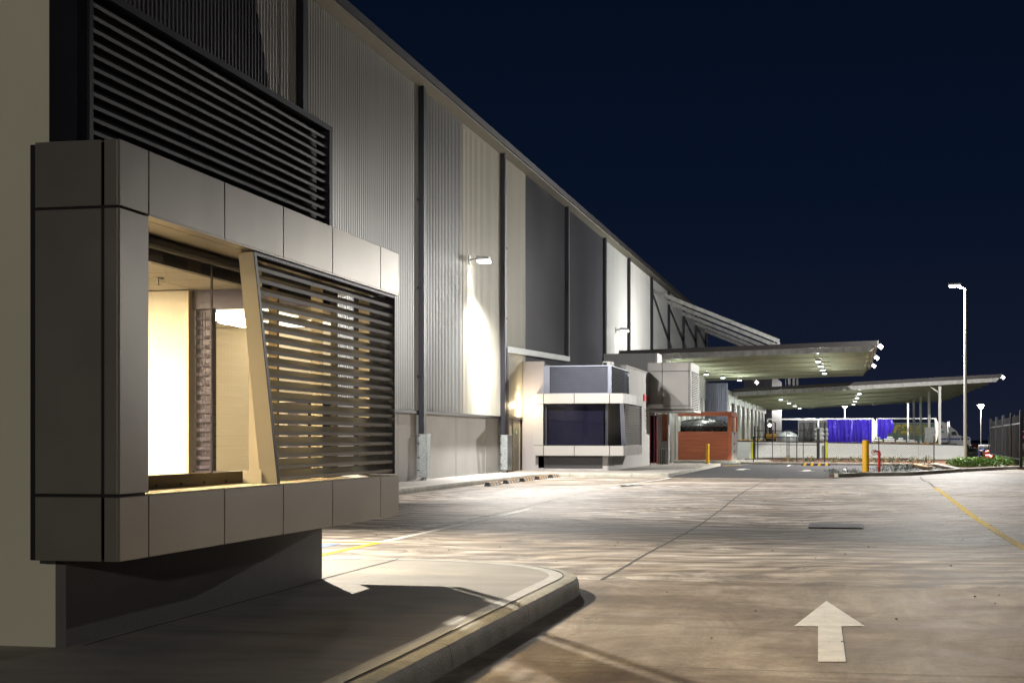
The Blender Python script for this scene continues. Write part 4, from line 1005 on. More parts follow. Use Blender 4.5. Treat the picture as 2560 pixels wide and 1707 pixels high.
# small pipework and drop rods under canopy one
mb = MB()
for y in (88, 93.5, 99, 104):
    mb = MB(); mb.cyl((-11, y, z1f(-11)-.7), (-1, y, z1f(-1)-.7), .035, n=6)
    for i, q in enumerate((-10.5, -8.6, -6.8, -5, -3.4, -1.8)): mb.cyl((q, y, z1f(q)-.25), (q, y, z1f(q)-.72), .02, n=5)
    mb.build('sprinkler_pipe', M['deckrib'], cn1)
# downlights
def downlight(par_label, x, y, z, power, label, group='downlights under the canopies'):
    r = thing('downlight', label, 'light', (x, y, z), group)
    mb = MB(); mb.cyl((x, y, z+.06), (x, y, z+.2), .16, n=12); mb.build('housing', M['galv2'], r)
    mb = MB(); mb.cyl((x, y, z+.0), (x, y, z+.058), .15, n=12); mb.build('lens', M['down'], r)
    if power:
        lamp('downlight_lamp', 'POINT', (x, y, z-.14), power, (.93, 1, .93), r, .1)
        lamp('downlight_beam', 'SPOT', (x, y, z-.05), power*6, (.97, 1, .97), r, .12, (0, 0, 0), R(140), .5)
d1 = [(-1.62, 88.6), (-1.58, 94.3), (-1.55, 99.6), (-1.5, 105.0), (-9.8, 90.2), (-9.4, 95.2), (-9.0, 100), (-8.4, 106), (-7.6, 111)]
w1 = ['front', 'second', 'third', 'fourth', 'front', 'second', 'third', 'fourth', 'rearmost']
for k, (x, y) in enumerate(d1):
    side = 'outer' if k < 4 else 'inner'
    downlight('', x, y, z1f(x)-.95, 95, f'{w1[k]} round white downlight of the {side} row under the higher canopy')
d2 = [(.9, 119.2, 'first'), (.8, 131, 'second'), (.7, 143, 'third'), (.6, 155, 'fourth'), (-5.2, 124, 'first'), (-5.0, 136, 'second'), (-4.9, 148, 'third'), (-4.8, 160, 'fourth')]
for k, (x, y, wn_) in enumerate(d2):
    side = 'middle' if k < 4 else 'wall side'
    downlight('', x, y, z2f(x)-.90, 130, f'{wn_} small downlight of the {side} row under the lower long canopy')
# end floodlights
def endflood(x, y, z, label, power, mat='lampw'):
    r = thing('canopy_floodlight', label, 'floodlight', (x, y, z), 'floodlights on the canopy ends')
    mb = MB(); mb.bar((x-.12, y, z+.25), (x+.12, y, z-.02), .30, .10); mb.build('housing', M['galv2'], r)
    mb = MB(); mb.bar((x+.05, y-.03, z-.02), (x+.18, y-.03, z+.14), .24, .04, (0, 1, 0)); mb.build('lens', M[mat], r)
    if power: lamp('canopy_flood_lamp', 'SPOT', (x+.3, y, z-.1), power, (1, .98, .95), r, .2, aim((x, y, z), (x+8, y-22, 0)), R(130), .6)
endflood(c1x1+.05, 86.3, z1f(c1x1)-.38, 'floodlight on the front outer corner of the higher canopy', 1500)
endflood(c1x1+.05, 97.5, z1f(c1x1)-.42, 'floodlight midway along the outer edge of the higher canopy', 0)
endflood(c1x1+.05, 108, z1f(c1x1)-.42, 'rear floodlight on the outer edge of the higher canopy', 0)
endflood(c2x1+.05, 118.2, z2f(c2x1)-.30, 'small bright floodlight on the far right tip of the lower canopy', 1500)
for q_, lb_ in ((-4, 'left'), (3, 'middle'), (9, 'right')):  # added lamps, turned away from the camera, that brighten the trailers
    p_ = (q_, 171.6, z2f(q_)-.62); r = thing('canopy_floodlight', f'{lb_} unseen floodlight added under the rear edge of the lower canopy to light the trailers', 'floodlight', p_, 'unseen floodlights added on the rear canopy edge')
    mb = MB(); mb.box(q_-.25, q_+.25, 171.5, 171.65, p_[2]-.1, p_[2]+.2, .02); mb.build('housing', M['galv2'], r)
    mb = MB(); mb.box(q_-.2, q_+.2, 171.66, 171.70, p_[2]-.08, p_[2]+.16); mb.build('lens', M['lampw'], r)
    lamp('rear_fill_lamp', 'SPOT', (q_, 171.8, p_[2]), 5500, (1, .98, .95), r, .2, aim(p_, (q_, 190, 1)), R(140), .5)
endflood(-6.9, 118.0, 5.72, 'small tilted floodlight in the gap between the two canopies', 0)
# tie struts from the warehouse to the canopies
for k, px in enumerate((1630, 1668, 1705.4, 1736.5, 1762)):
    y = YX(px, XC+.05); lab = ['nearest', 'second', 'third', 'fourth', 'farthest'][k]
    r = thing('canopy_strut', f'{lab} of the five pale struts sloping from the warehouse wall down to the canopy', 'strut', (XC, y, 11.9), 'sloping struts above the canopies')
    zt_ = z1f(-4.6) if y < 117.5 else z2f(-4.6)
    mb = MB(); mb.bar((XC+.06, y, 11.8), (-4.55, y, 8.15), .16, .26); mb.build('beam', M['galv2'], r)
    mb = MB(); mb.box(-4.7, -4.5, y-.05, y+.05, zt_+.005, 8.1); mb.box(-4.0-.9, -4.86, y-.05, y+.05, zt_+.005, 8.25); mb.build('hanger', M['galv2'], r)
    mb = MB(); mb.box(XC+.035, XC+.09, y-.2, y+.2, 11.5, 12.1); mb.build('wall_plate', M['galv2'], r)

# ================================================================== street lamps
def street_lamp(x, y, zb_, zt_, label, power, rr=.10, head=.55, lens='lampw', side=-1, col=(1, .97, .92), target=None, cone=None):
    r = thing('street_lamp', label, 'street lamp', (x, y, zb_), 'pole mounted yard lamps')
    mb = MB(); mb.cyl((x, y, zb_), (x, y, zt_-.1), rr, rr*.72, n=14); mb.build('pole', M['steel'], r, smooth=True)
    mb = MB(); mb.cyl((x, y, zb_), (x, y, zb_+.03), rr*2, n=14); mb.build('base_plate', M['galv2'], r)
    mb = MB(); mb.bar((x, y, zt_-.12), (x+side*head, y, zt_+.06), .08, .08); mb.build('arm', M['steel'], r)
    a = Vector((x+side*head, y, zt_+.10))
    mb = MB(); mb.box(a.x-.34, a.x+.34, y-.2, y+.2, a.z-.02, a.z+.09, .03); mb.build('lamp_housing', M['galv2'], r)
    mb = MB(); mb.box(a.x-.28, a.x+.28, y-.17, y+.17, a.z-.10, a.z-.022, .02); mb.build('lens', M[lens], r)
    if power:
        if cone: lamp('street_lamp_light', 'SPOT', (a.x, a.y, a.z-.2), power, col, r, .25, aim(a, target), cone, .5)
        else: lamp('street_lamp_light', 'POINT', (a.x, a.y, a.z-.22), power, col, r, .15)
    return r
street_lamp(6.2, 85.3, .13, 9.65, 'tall white lamp pole rising from the garden bed with a blazing head', 23000)
# far masts: cluster heads
def mast(px, py, Y, label, power):
    p = onY(px, py, Y); x, z = p[0], p[2]
    r = thing('flood_mast', label, 'light mast', (x, Y, -.1), 'far floodlight masts')
    mb = MB(); mb.cyl((x, Y, -.1), (x, Y, z), .055, .05, n=10); mb.build('pole', M['steel'], r)
    mb = MB(); mb.box(x-.8, x+.8, Y-.08, Y+.08, z+.25, z+.4); mb.build('cross_arm', M['galv2'], r)
    mb = MB(); mb.cyl((x, Y-.3, z), (x, Y-.1, z), .55, n=16); mb.build('lamp_head', M['lampf'], r)
    if power: lamp('mast_lamp', 'POINT', (x, Y-1.0, z), power, (1, .95, .9), r, .6)
mast(2112, 1012, 300, 'distant floodlight mast shining beneath the canopy above the blue curtain', 16000)
mast(2452, 1016, 380, 'distant floodlight mast on a thin pole at the right beyond the fence', 16000)
# stand-in pole lamp, added behind the camera to light foreground and left wall
street_lamp(3, -14, -.05, 4.6, 'unseen stand-in lamp pole added behind the camera to light the left wall', 3300, col=(1, .93, .78))

# ================================================================== fences
def chain(mb, a, b, z0, z1): mb.add([(a[0], a[1], z0), (b[0], b[1], z0), (b[0], b[1], z1), (a[0], a[1], z1)], [(0, 1, 2, 3)])
cm = bpy.data.materials.new('chain link'); cm.use_nodes = True; ct_ = cm.node_tree; ct_.nodes.clear()
o_ = ct_.nodes.new('ShaderNodeOutputMaterial'); mx = ct_.nodes.new('ShaderNodeMixShader'); tr = ct_.nodes.new('ShaderNodeBsdfTransparent'); df = ct_.nodes.new('ShaderNodeBsdfDiffuse'); df.inputs[0].default_value = (.02, .02, .022, 1)
g_ = ct_.nodes.new('ShaderNodeNewGeometry'); sx = ct_.nodes.new('ShaderNodeSeparateXYZ'); ct_.links.new(g_.outputs['Position'], sx.inputs[0])
fs = []
for sgn in (1, -1):
    m1 = ct_.nodes.new('ShaderNodeMath'); m1.operation = 'MULTIPLY_ADD'; ct_.links.new(sx.outputs['Z'], m1.inputs[0]); m1.inputs[1].default_value = sgn; ct_.links.new(sx.outputs['X'], m1.inputs[2])
    m2 = ct_.nodes.new('ShaderNodeMath'); m2.operation = 'PINGPONG'; ct_.links.new(m1.outputs[0], m2.inputs[0]); m2.inputs[1].default_value = .055
    m3 = ct_.nodes.new('ShaderNodeMath'); m3.operation = 'LESS_THAN'; ct_.links.new(m2.outputs[0], m3.inputs[0]); m3.inputs[1].default_value = .003; fs.append(m3)
m4 = ct_.nodes.new('ShaderNodeMath'); m4.operation = 'MAXIMUM'; ct_.links.new(fs[0].outputs[0], m4.inputs[0]); ct_.links.new(fs[1].outputs[0], m4.inputs[1])
ct_.links.new(m4.outputs[0], mx.inputs[0]); ct_.links.new(tr.outputs[0], mx.inputs[1]); ct_.links.new(df.outputs[0], mx.inputs[2]); ct_.links.new(mx.outputs[0], o_.inputs[0])
M['chain'] = cm
gy = 103.0
gt = thing('chain_link_gate', 'black framed double chain link gate before the white dock wall', 'gate', (XY(1980, gy), gy, .1))
gb = .12; gtp = onY(1980, 1074, gy)[2]; gmid = onY(1980, 1110.5, gy)[2]
for px, w_ in ((1887, .10), (1894.5, .07), (1931, .05), (1967.5, .06), (1972.5, .06), (2008, .05), (2045.5, .2)):
    x = XY(px, gy); top = gtp+(.25 if px < 1895 else (.08 if px > 2040 else 0)); mb = MB(); mb.box(x-w_/2, x+w_/2, gy-w_/2, gy+w_/2, gb, top); mb.build('post', M['fence'], gt)
for z in (gb+.06, gmid, gtp-.05):
    mb = MB(); mb.bar((XY(1887, gy), gy, z), (XY(2045, gy), gy, z-.03), .05, .045); mb.build('rail', M['fence'], gt)
mb = MB(); chain(mb, (XY(1890, gy), gy+.03), (XY(2043, gy), gy+.03), gb, gtp-.05); mb.build('mesh', M['chain'], gt)
cf = thing('chain_link_fence', 'low black chain link fence on thin posts along the mulch strip', 'fence', (0, 90, .1))
fp = [(XY(1883.5, 91), 91), (XY(1992, 90), 90), (XY(2062, 89.5), 89.5), (XY(2197, 88.5), 88.5), (XY(2335, 88), 88), (XY(2472, 100), 100)]
ft = 1.62
for x, y in fp:
    mb = MB(); mb.cyl((x, y, .05), (x, y, ft), .03, n=8); mb.build('post', M['fence'], cf)
for a, b in zip(fp[:-1], fp[1:]):
    if a[0] < 3.8:
        mb = MB(); chain(mb, a, b, .1, ft-.05); mb.build('mesh', M['chain'], cf)
mb = MB(); mb.bar((fp[0][0], fp[0][1], ft-.03), (fp[1][0], fp[1][1], ft-.06), .035, .035); mb.build('top_rail', M['fence'], cf)
# black steel fence on the right
sf = thing('steel_fence', 'tall black steel slat fence at the right edge of the garden bed', 'fence', (8.6, 85, .1))
pa = Vector((XY(2553, 74.5), 74.5, .12)); pb_ = Vector((XY(2477, 104), 104, .12)); d = pb_-pa; L = d.length; d.normalize()
H = 2.62
for k in range(5):
    p = pa+d*(L*k/4); mb = MB(); mb.box(p.x-.065, p.x+.065, p.y-.065, p.y+.065, .12, .12+H+.05, .008); mb.build('post', M['fence'], sf)
for z in (.5, 2.2):
    mb = MB(); mb.bar(pa+Vector((0, 0, z-.12)), pb_+Vector((0, 0, z-.12)), .045, .06); mb.build('rail', M['fence'], sf)
mb = MB(); n = 34
for k in range(n):
    p = pa+d*(L*(k+.5)/n); mb.bar((p.x, p.y, .2), (p.x, p.y, .12+H-.15), .085, .02, (1, .3, 0))
mb.build('slats', M['fence'], sf)
sf2 = thing('steel_fence', 'second run of black slat fence leaving the picture past the red valves', 'fence', (12, 80, .1))
qa = Vector((XY(2553, 74.5)+.5, 82, .12)); qb = Vector((16, 84, .12)); d2_ = (qb-qa).normalized(); L2 = (qb-qa).length
for k in range(3):
    p = qa+d2_*(L2*k/2); mb = MB(); mb.box(p.x-.05, p.x+.05, p.y-.05, p.y+.05, .12, 2.7); mb.build('post', M['fence'], sf2)
for z in (.5, 2.2): mb = MB(); mb.bar(qa+Vector((0, 0, z)), qb+Vector((0, 0, z)), .045, .06); mb.build('rail', M['fence'], sf2)
mb = MB()
for k in range(40):
    p = qa+d2_*(L2*(k+.5)/40); mb.box(p.x-.05, p.x+.05, p.y-.01, p.y+.01, .2, 2.6)
mb.build('slats', M['fence'], sf2)

# ================================================================== hydrants
p = onZ(2198, 1178.5, .1)
hy = thing('hydrant_standpipe', 'slim red hydrant standpipe with a round valve wheel beside the thick yellow bollard', 'hydrant', p)
x, y = p[0], p[1]
mb = MB(); mb.cyl((x, y, .08), (x, y, .9), .058, n=14); mb.cyl((x, y, .78), (x, y, .84), .085, n=14); mb.cyl((x, y, .9), (x, y, .97), .07, .03, n=14); mb.build('pipe', M['red'], hy, smooth=True)
mb = MB(); mb.tube([(x, y, .93), (x-.12, y, .96), (x-.2, y, .93)], .035); mb.cyl((x-.2, y-.02, .93), (x-.2, y-.1, .93), .04); mb.build('valve', M['redold'], hy)
mb = MB(); R_ = .11
mb.tube([(x-.2+R_*math.cos(a), y-.1, .90+R_*math.sin(a)) for a in [2*math.pi*i/16 for i in range(17)]], .014, 6)
for a in (0, 1.05, 2.1): mb.cyl((x-.2-R_*math.cos(a), y-.1, .9-R_*math.sin(a)), (x-.2+R_*math.cos(a), y-.1, .9+R_*math.sin(a)), .009, n=5)
mb.build('hand_wheel', M['redold'], hy)
p = onZ(2462, 1160, .13); x, y = p[0], p[1]
fb = thing('fire_booster', 'red and blue fire booster valves among green plants left of the black fence', 'fire valve', p)
mb = MB()
for dx in (-.22, .0): mb.cyl((x+dx, y, .1), (x+dx, y, .55), .075, n=12)
mb.build('riser_pipe', M['red'], fb, smooth=True)
mb = MB(); mb.cyl((x+.02, y-.15, .5), (x+.28, y-.25, .5), .17, n=16); mb.cyl((x-.1, y-.1, .7), (x+.2, y-.1, .75), .13, n=14); mb.build('valve_body', M['redold'], fb, smooth=True)
mb = MB(); mb.cyl((x+.22, y-.3, .48), (x+.36, y-.36, .46), .13, n=14); mb.build('cap', M['red'], fb, smooth=True)
mb = MB(); mb.cyl((x-.28, y-.1, .5), (x-.28, y-.1, .95), .06, n=12); mb.tube([(x-.28, y-.1, .8), (x-.1, y-.15, .95), (x+.0, y-.15, .8)], .05); mb.build('blue_pipe', M['bluep'], fb, smooth=True)
mb = MB(); mb.tube([(x-.2+.14*math.cos(a), y-.22, .98+.14*math.sin(a)) for a in [2*math.pi*i/12 for i in range(13)]], .016, 5); mb.build('hand_wheel', M['steel'], fb)
rv = thing('fire_valve', 'red valve assembly cut by the right edge of the picture behind the fence post', 'fire valve', (XY(2557, 80), 80, .1))
x = XY(2557, 80); mb = MB(); mb.cyl((x+.2, 80, .1), (x+.2, 80, 1.9), .07, n=10); mb.cyl((x, 79.9, 1.55), (x+.2, 80, 1.55), .06, n=8); mb.build('pipe', M['red'], rv)
mb = MB()
for z in (1.0, 1.4, 1.7): mb.tube([(x+.03+.13*math.cos(a), 79.85, z+.13*math.sin(a)) for a in [2*math.pi*i/12 for i in range(13)]], .02, 5)
mb.build('hand_wheel', M['red'], rv)

# ================================================================== plants
def leaves(mb, cx, cy, cz, rad, h, n, ln, wd, up=.6):
    for _ in range(n):
        a = random.uniform(0, 2*math.pi); r_ = rad*math.sqrt(random.random()); x = cx+r_*math.cos(a); y = cy+r_*math.sin(a); z = cz+random.random()**1.3*h*(1-.5*r_/rad)
        t = Vector((math.cos(a)*random.uniform(.2, 1), math.sin(a)*random.uniform(.2, 1), random.uniform(-.1, up*1.6))).normalized()*ln*random.uniform(.6, 1.2)
        s = t.cross(Vector((random.uniform(-1, 1), random.uniform(-1, 1), 1))).normalized()*wd*random.uniform(.6, 1.1)
        b = Vector((x, y, z)); m_ = b+t*.5
        mb.add([b, m_+s, b+t+Vector((0, 0, -ln*.15)), m_-s], [(0, 1, 2, 3)])
mb = MB()
for _ in range(520):
    t = random.random(); x = 5.2+random.random()*5.0; y0 = 77 if x > 7 else 70.5+(x-4.7)*2.6; y = y0+.5+random.random()*(13 if x > 6 else 9)
    if x < 6.1 and y < y0+2.2: continue
    leaves(mb, x, y, .12, .42, .34, 26, .20, .035, 1.0)
tag(mb.build('ground_cover', M['leaf']), kind='stuff', label='bushy bright green ground cover filling the garden bed by the lamp pole')
mb = MB()
for _ in range(150):
    k = random.random()*len(sm[:13]); i = int(k) % 12; x = sm[i][0]+random.uniform(-.35, -.1); y = sm[i][1]+random.uniform(.2, .7)
    leaves(mb, x, y, .10, .16, .22, 3, .16, .014, 1.2)
tag(mb.build('grass', M['leaf2']), kind='stuff', label='sparse dull grass tufts behind the island kerb')
shr = [(1969, 89, 'between the two wheel stops'), (2024, 89.6, 'above the right hand wheel stop'), (2090, 88.8, 'on bare mulch left of the thick yellow bollard'), (2140, 88.5, 'just left of the thick yellow bollard'), (2178, 88, 'right behind the thick yellow bollard'), (2216, 88, 'just right of the red standpipe'),
       (2243, 88, 'second to the right of the red standpipe'), (2288, 87.5, 'midway between standpipe and thin fence post'), (2321, 87.5, 'just left of the thin fence post')]
for px, y, wlab in shr:
    x = XY(px, y); r = thing('shrub', 'small dull shrub '+wlab, 'shrub', (x, y, .1), 'small shrubs in the mulch strip')
    mb = MB()
    for _ in range(5): mb.cyl((x, y, .08), (x+random.uniform(-.2, .2), y+random.uniform(-.2, .2), .5), .008, n=4)
    mb.build('stem', M['pallet'], r)
    mb = MB(); leaves(mb, x, y, .14, .36, .45*random.uniform(.7, 1.1), 110, .13, .028, .9); mb.build('foliage', M['leaf2'], r)
for px, py, lb in ((2255, 1176, 'pale grass clump on the island between standpipe and log edging'), (2285, 1176, 'pale grass clump on the island beside the log edging'), (2222, 1178, 'pale grass clump on the island just right of the standpipe base')):
    p = onZ(px, py, .1); mb = MB(); leaves(mb, p[0], p[1], .08, .5, .3, 150, .25, .012, 1.6); tag(mb.build('grass_clump', M['leaf2']), lb, 'plant', 'grass clumps on the island')
p0 = onZ(2287, 1163.5, .06); p1 = onZ(2322, 1172, .06)
tag(MB().bar(Vector(p0)+Vector((0, 0, .05)), Vector(p1)+Vector((0, 0, .05)), .35, .12).build('log_edging', pm('bare earth edge', (.42, .25, .13), .9, 0, .4, 5, 1, 9)), 'pale brown strip of broken edging lying across the dark island bay', 'edging')

# ================================================================== trailers, truck and goods beyond the dock
def wheels(par, xs, Y, r_=.5, z0=-.1):
    for x in xs:
        mb = MB(); mb.cyl((x, Y, z0+r_), (x, Y+.3, z0+r_), r_, n=20); o = mb.build('wheel', M['tyre'], par)
        mb = MB(); mb.cyl((x, Y-.02, z0+r_), (x, Y-.003, z0+r_), r_*.5, n=14); mb.build('rim', M['chrome'], o)
def curtain_mesh(x0, x1, Y, z0, z1, fr=9, amp=.2, flare=0):
    mb = MB(); nx, nz = int((x1-x0)*10), 10; vs = []
    ph = [random.uniform(0, 6) for _ in range(6)]
    for j in range(nz+1):
        t = j/nz
        for i in range(nx+1):
            u = i/nx; x = x0+(x1-x0)*u*(1-flare*0) + flare*math.sin(math.pi*t*.9)*u*u*.45
            y = Y-amp*(math.sin(u*fr*6.28*.5+ph[0]+t*.8)+.5*math.sin(u*fr*6.28*1.3+ph[1]-t)+.35*math.sin(u*fr*20+ph[2]+2*t))
            vs.append((x, y, z0+(z1-z0)*t+(.06*math.sin(u*fr*9+ph[3]) if j == 0 else 0)))
    mb.add(vs, [(j*(nx+1)+i, j*(nx+1)+i+1, (j+1)*(nx+1)+i+1, (j+1)*(nx+1)+i) for j in range(nz) for i in range(nx)])
    return mb
TY = 176.0
def zz_(py, Y): return HC+(1097.5-py)/FPX*(Y/1.03)
# trailer one: open frame with the blue curtain bunched at the right
t1 = thing('curtain_trailer', 'curtain sided trailer with its wrinkled blue curtain drawn over the right half', 'trailer', (XY(2050, TY), TY, -.1))
x0, x1 = XY(1919, TY), XY(2182, TY); zt = zz_(1045, TY); zf = 1.15
mb = MB(); mb.box(x0, x1, TY, TY+2.5, zf-.15, zf); mb.build('floor', M['fascia'], t1)
mb = MB(); mb.box(x0, x1, TY, TY+.12, zt-.16, zt); mb.box(x0, x1, TY+2.4, TY+2.5, zt-.1, zt); mb.build('roof_rail', M['steel'], t1)
for px in (1919, 2046, 2181):
    x = XY(px, TY); mb = MB(); mb.box(x-.07, x+.07, TY+.02, TY+.14, zf, zt-.16); mb.build('side_post', M['steel'], t1)
mb = MB(); mb.prism([(x1, TY, zf), (x1+.08, TY, zf), (x1+.38, TY, zf+.7), (x1+.42, TY, zt-.5), (x1+.05, TY, zt), (x1, TY, zt)], (0, 2.5, 0)); mb.build('headboard', M['c_cream'], t1)
curtain_mesh(XY(2068, TY), XY(2180, TY), TY-.15, zf-.2, zt-.12, 6).build('curtain', M['curtain'], t1, smooth=True)
wheels(t1, [x0+1.2, x0+2.5, x0+3.8], TY+.05)
# trailer two
t2 = thing('curtain_trailer', 'open curtain sided trailer with a short gathered blue curtain blowing at its left end', 'trailer', (XY(2265, TY), TY, -.1))
x0, x1 = XY(2191, TY), XY(2339, TY)
mb = MB(); mb.box(x0, x1, TY, TY+2.5, zf-.15, zf); mb.build('floor', M['fascia'], t2)
mb = MB(); mb.box(x0, x1, TY, TY+.1, zt-.10, zt); mb.build('roof_rail', M['galv2'], t2)
mb = MB(); mb.box(x0, x0+.12, TY, TY+2.5, zf, zt-.1); mb.build('side_post', M['c_cream'], t2)
mb = MB(); mb.prism([(x1, TY, zf), (x1+.08, TY, zf), (x1+.30, TY, zf+.7), (x1+.30, TY, zt-.6), (x1+.05, TY, zt), (x1, TY, zt)], (0, 2.5, 0)); mb.build('headboard', M['c_cream'], t2)
curtain_mesh(XY(2193, TY), XY(2219, TY), TY-.2, zf+.35, zt-.1, 3, .1).build('curtain', M['curtain'], t2, smooth=True)
curtain_mesh(XY(2220, TY), XY(2227, TY), TY-.1, zf+1.0, zt-.1, 2, .1, .8).build('curtain_flap', M['curtain'], t2, smooth=True)
wheels(t2, [x0+1.2, x0+2.5], TY+.05)
# grey curtain trailer
GY = 186.0
t3 = thing('curtain_trailer', 'grey curtain sided trailer parked behind, left of the blue curtain', 'trailer', (XY(2032, GY), GY, -.1))
x0, x1 = XY(1995, GY), XY(2072, GY); zg = HC+(1097.5-1052)/FPX*GY/1.02
mb = MB(); mb.box(x0+.05, x1, GY+.1, GY+2.5, .9, zg-.1); mb.build('body', M['curtain_g'], t3)
curtain_mesh(x0+.1, x1, GY, .95, zg-.15, 9, .07).build('curtain', M['curtain_g'], t3, smooth=True)
mb = MB(); mb.box(x0, x1, GY-.05, GY+.1, zg-.12, zg); mb.box(x0, x0+.12, GY-.06, GY+.1, .9, zg-.12); mb.build('frame', M['galv2'], t3)
wheels(t3, [x0+1.1, x0+2.4], GY)
# green trailer with yellow letters and white tractor
LY = 200.0
def zl_(py): return HC+(1097.5-py)/FPX*LY/1.035
t4 = thing('articulated_truck', 'white bonneted truck with blue stripe pulling a green and yellow trailer', 'truck', (XY(2380, LY), LY, -.1))
x0, x1 = XY(2212, LY), XY(2345, LY); zt = zl_(1057); zb_ = .95
mb = MB(); mb.box(x0, x1, LY, LY+2.5, zb_, zt-.05, .03); mb.build('trailer_body', M['green'], t4)
mb = MB(); mb.box(x0+1.6, x0+5.2, LY-.012, LY-.004, zl_(1088), zl_(1062)); mb.build('trailer_panel', M['olive'], t4)
mb = MB(); mb.box(x0, x1, LY-.03, LY+2.5, zt-.05, zt+.03); mb.build('roof_rail', M['galv2'], t4)
# lettering F S drawn as double outlined strokes
def poly_stroke(mb, pts, wd, Y):
    P = [Vector((a, 0, b)) for a, b in pts]
    for a, b in zip(P[:-1], P[1:]):
        mb.bar((a.x, Y, a.z), (b.x, Y, b.z), wd, .02, (0, 1, 0))
def XL_(px): return XY(px, LY)
mb = MB()
for o in (0, 3.2):
    poly_stroke(mb, [(XL_(2235+o), zl_(1082)), (XL_(2238+o), zl_(1066+o*.5)), (XL_(2243+o), zl_(1062+o)), (XL_(2252), zl_(1062+o))], .12, LY-.03)
poly_stroke(mb, [(XL_(2240), zl_(1072)), (XL_(2250), zl_(1072))], .07, LY-.03)
for o in (0, 3.0):
    poly_stroke(mb, [(XL_(2271), zl_(1061+o)), (XL_(2259+o), zl_(1061+o)), (XL_(2255+o), zl_(1065+o*.3)), (XL_(2256+o), zl_(1070-o*.2)), (XL_(2269-o), zl_(1072-o*.3+2)), (XL_(2272-o), zl_(1076)), (XL_(2270-o), zl_(1081-o)), (XL_(2253), zl_(1082-o))], .12, LY-.03)
mb.build('lettering', M['sign_y'], t4)
mb = MB()
for q in range(5): z = zl_(1066+q*3.6); mb.box(XL_(2274), XL_(2300), LY-.02, LY-.008, z, z+.035)
mb.build('speed_lines', M['sign_y'], t4)
cabp = [(2346, 1112), (2344, 1072), (2345, 1056), (2352, 1053), (2362, 1056), (2372, 1062), (2380, 1069), (2388, 1074), (2392, 1077), (2397, 1088), (2424, 1092), (2427, 1096), (2426, 1114), (2415, 1116), (2408, 1110), (2396, 1112), (2390, 1116)]
mb = MB(); mb.prism([(XL_(a), LY+.05, zl_(b)) for a, b in cabp], (0, 2.3, 0)); cb = mb.build('cab', M['truckw'], t4)
mb = MB(); mb.prism([(XL_(a), LY+.03, zl_(b)) for a, b in ((2352, 1095), (2424, 1095), (2424, 1099), (2352, 1099))], (0, .018, 0)); mb.build('stripe', M['stripe'], t4)
mb = MB(); mb.prism([(XL_(a), LY+.02, zl_(b)) for a, b in ((2379, 1079), (2389, 1078), (2393, 1088), (2379, 1088))], (0, .028, 0)); mb.build('side_window', M['tank'], t4)
mb = MB(); mb.prism([(XL_(a), LY+.02, zl_(b)) for a, b in ((2353, 1062), (2357, 1066), (2353, 1072))], (0, .028, 0)); mb.build('vent', M['tank'], t4)
mb = MB(); mb.prism([(XL_(a), LY+.02, zl_(b)) for a, b in ((2353, 1078), (2361, 1077), (2360, 1081), (2353, 1081))], (0, .028, 0)); mb.build('badge', M['signg'], t4)
mb = MB()
for px in (2369, 2373): mb.cyl((XL_(px), LY-.15, zl_(1106)), (XL_(px), LY-.15, zl_(1054)), .09, n=10)
mb.build('exhaust_stack', M['chrome'], t4)
mb = MB(); mb.cyl((XL_(2402), LY-.2, zl_(1100)), (XL_(2402), LY-.2, zl_(1089)), .14, n=12); mb.build('air_cleaner', M['chrome'], t4)
mb = MB(); mb.prism([(XL_(a), LY-.05, zl_(b)) for a, b in ((2397, 1112), (2401, 1107), (2408, 1105), (2414, 1108), (2417, 1113))], (0, .5, 0)); mb.build('mudguard', M['truckw'], t4)
mb = MB(); mb.box(XL_(2350), XL_(2392), LY, LY+2.3, zl_(1117), zl_(1108)); mb.cyl((XL_(2352), LY-.05, zl_(1111)), (XL_(2370), LY-.05, zl_(1111)), .3, n=14); mb.build('fuel_tank', M['chrome'], t4)
mb = MB(); mb.box(XL_(2424), XL_(2428.5), LY, LY+2.3, zl_(1122), zl_(1113), .05); mb.build('bumper', M['chrome'], t4)
wheels(t4, [XL_(2421)-.4, XL_(2356), XL_(2344)], LY+.0)
# goods on the dock
def sacks(px0, px1, ptop, Y, label, n=None, tall=False):
    x0, x1 = XY(px0, Y), XY(px1, Y); xm = (x0+x1)/2; zb_ = deckz(xm); ztp = HC+(1097.5-ptop)/FPX*Y/1.03
    r = thing('pallet_load', label, 'pallet', (xm, Y, zb_), 'palletised sacks on the dock')
    mb = MB(); mb.box(x0, x1, Y, Y+1.1, zb_+.09, zb_+.12)
    for q in range(3): xx = x0+(x1-x0-.1)*q/2; mb.box(xx, xx+.1, Y, Y+1.1, zb_+.02, zb_+.09)
    mb.box(x0, x1, Y, Y+1.1, zb_, zb_+.02); mb.build('pallet', M['pallet'], r)
    h = (ztp-zb_-.12); k = n or max(2, int(h/.13))
    for q in range(k):
        mb = MB(); jx_ = random.uniform(-.03, .03); sh = .06 if (q == k-1 and not tall) else 0
        mb.box(x0+jx_+sh*3, x1+jx_-sh*3, Y+.02+sh, Y+1.05-sh, zb_+.12+h*q/k+.004, zb_+.12+h*(q+1)/k, h/k*.4); mb.build('sack_layer', M['bags'], r, smooth=False)
sacks(2184, 2208, 1092, 121, 'pallet of white sacks on the dock just right of the wide blue curtain')
sacks(2211, 2238, 1091, 121, 'pallet of white sacks on the dock below the gathered blue curtain')
sacks(2240, 2265, 1094, 121, 'neat pallet of white sacks on the dock below the yellow letters')
sacks(2268, 2294, 1099, 121, 'low pallet of white sacks on the dock, rightmost of the sack pallets')
sacks(2312, 2338, 1068, 128, 'tall wrapped stack of white sacks beside the canopy post', 9, True)
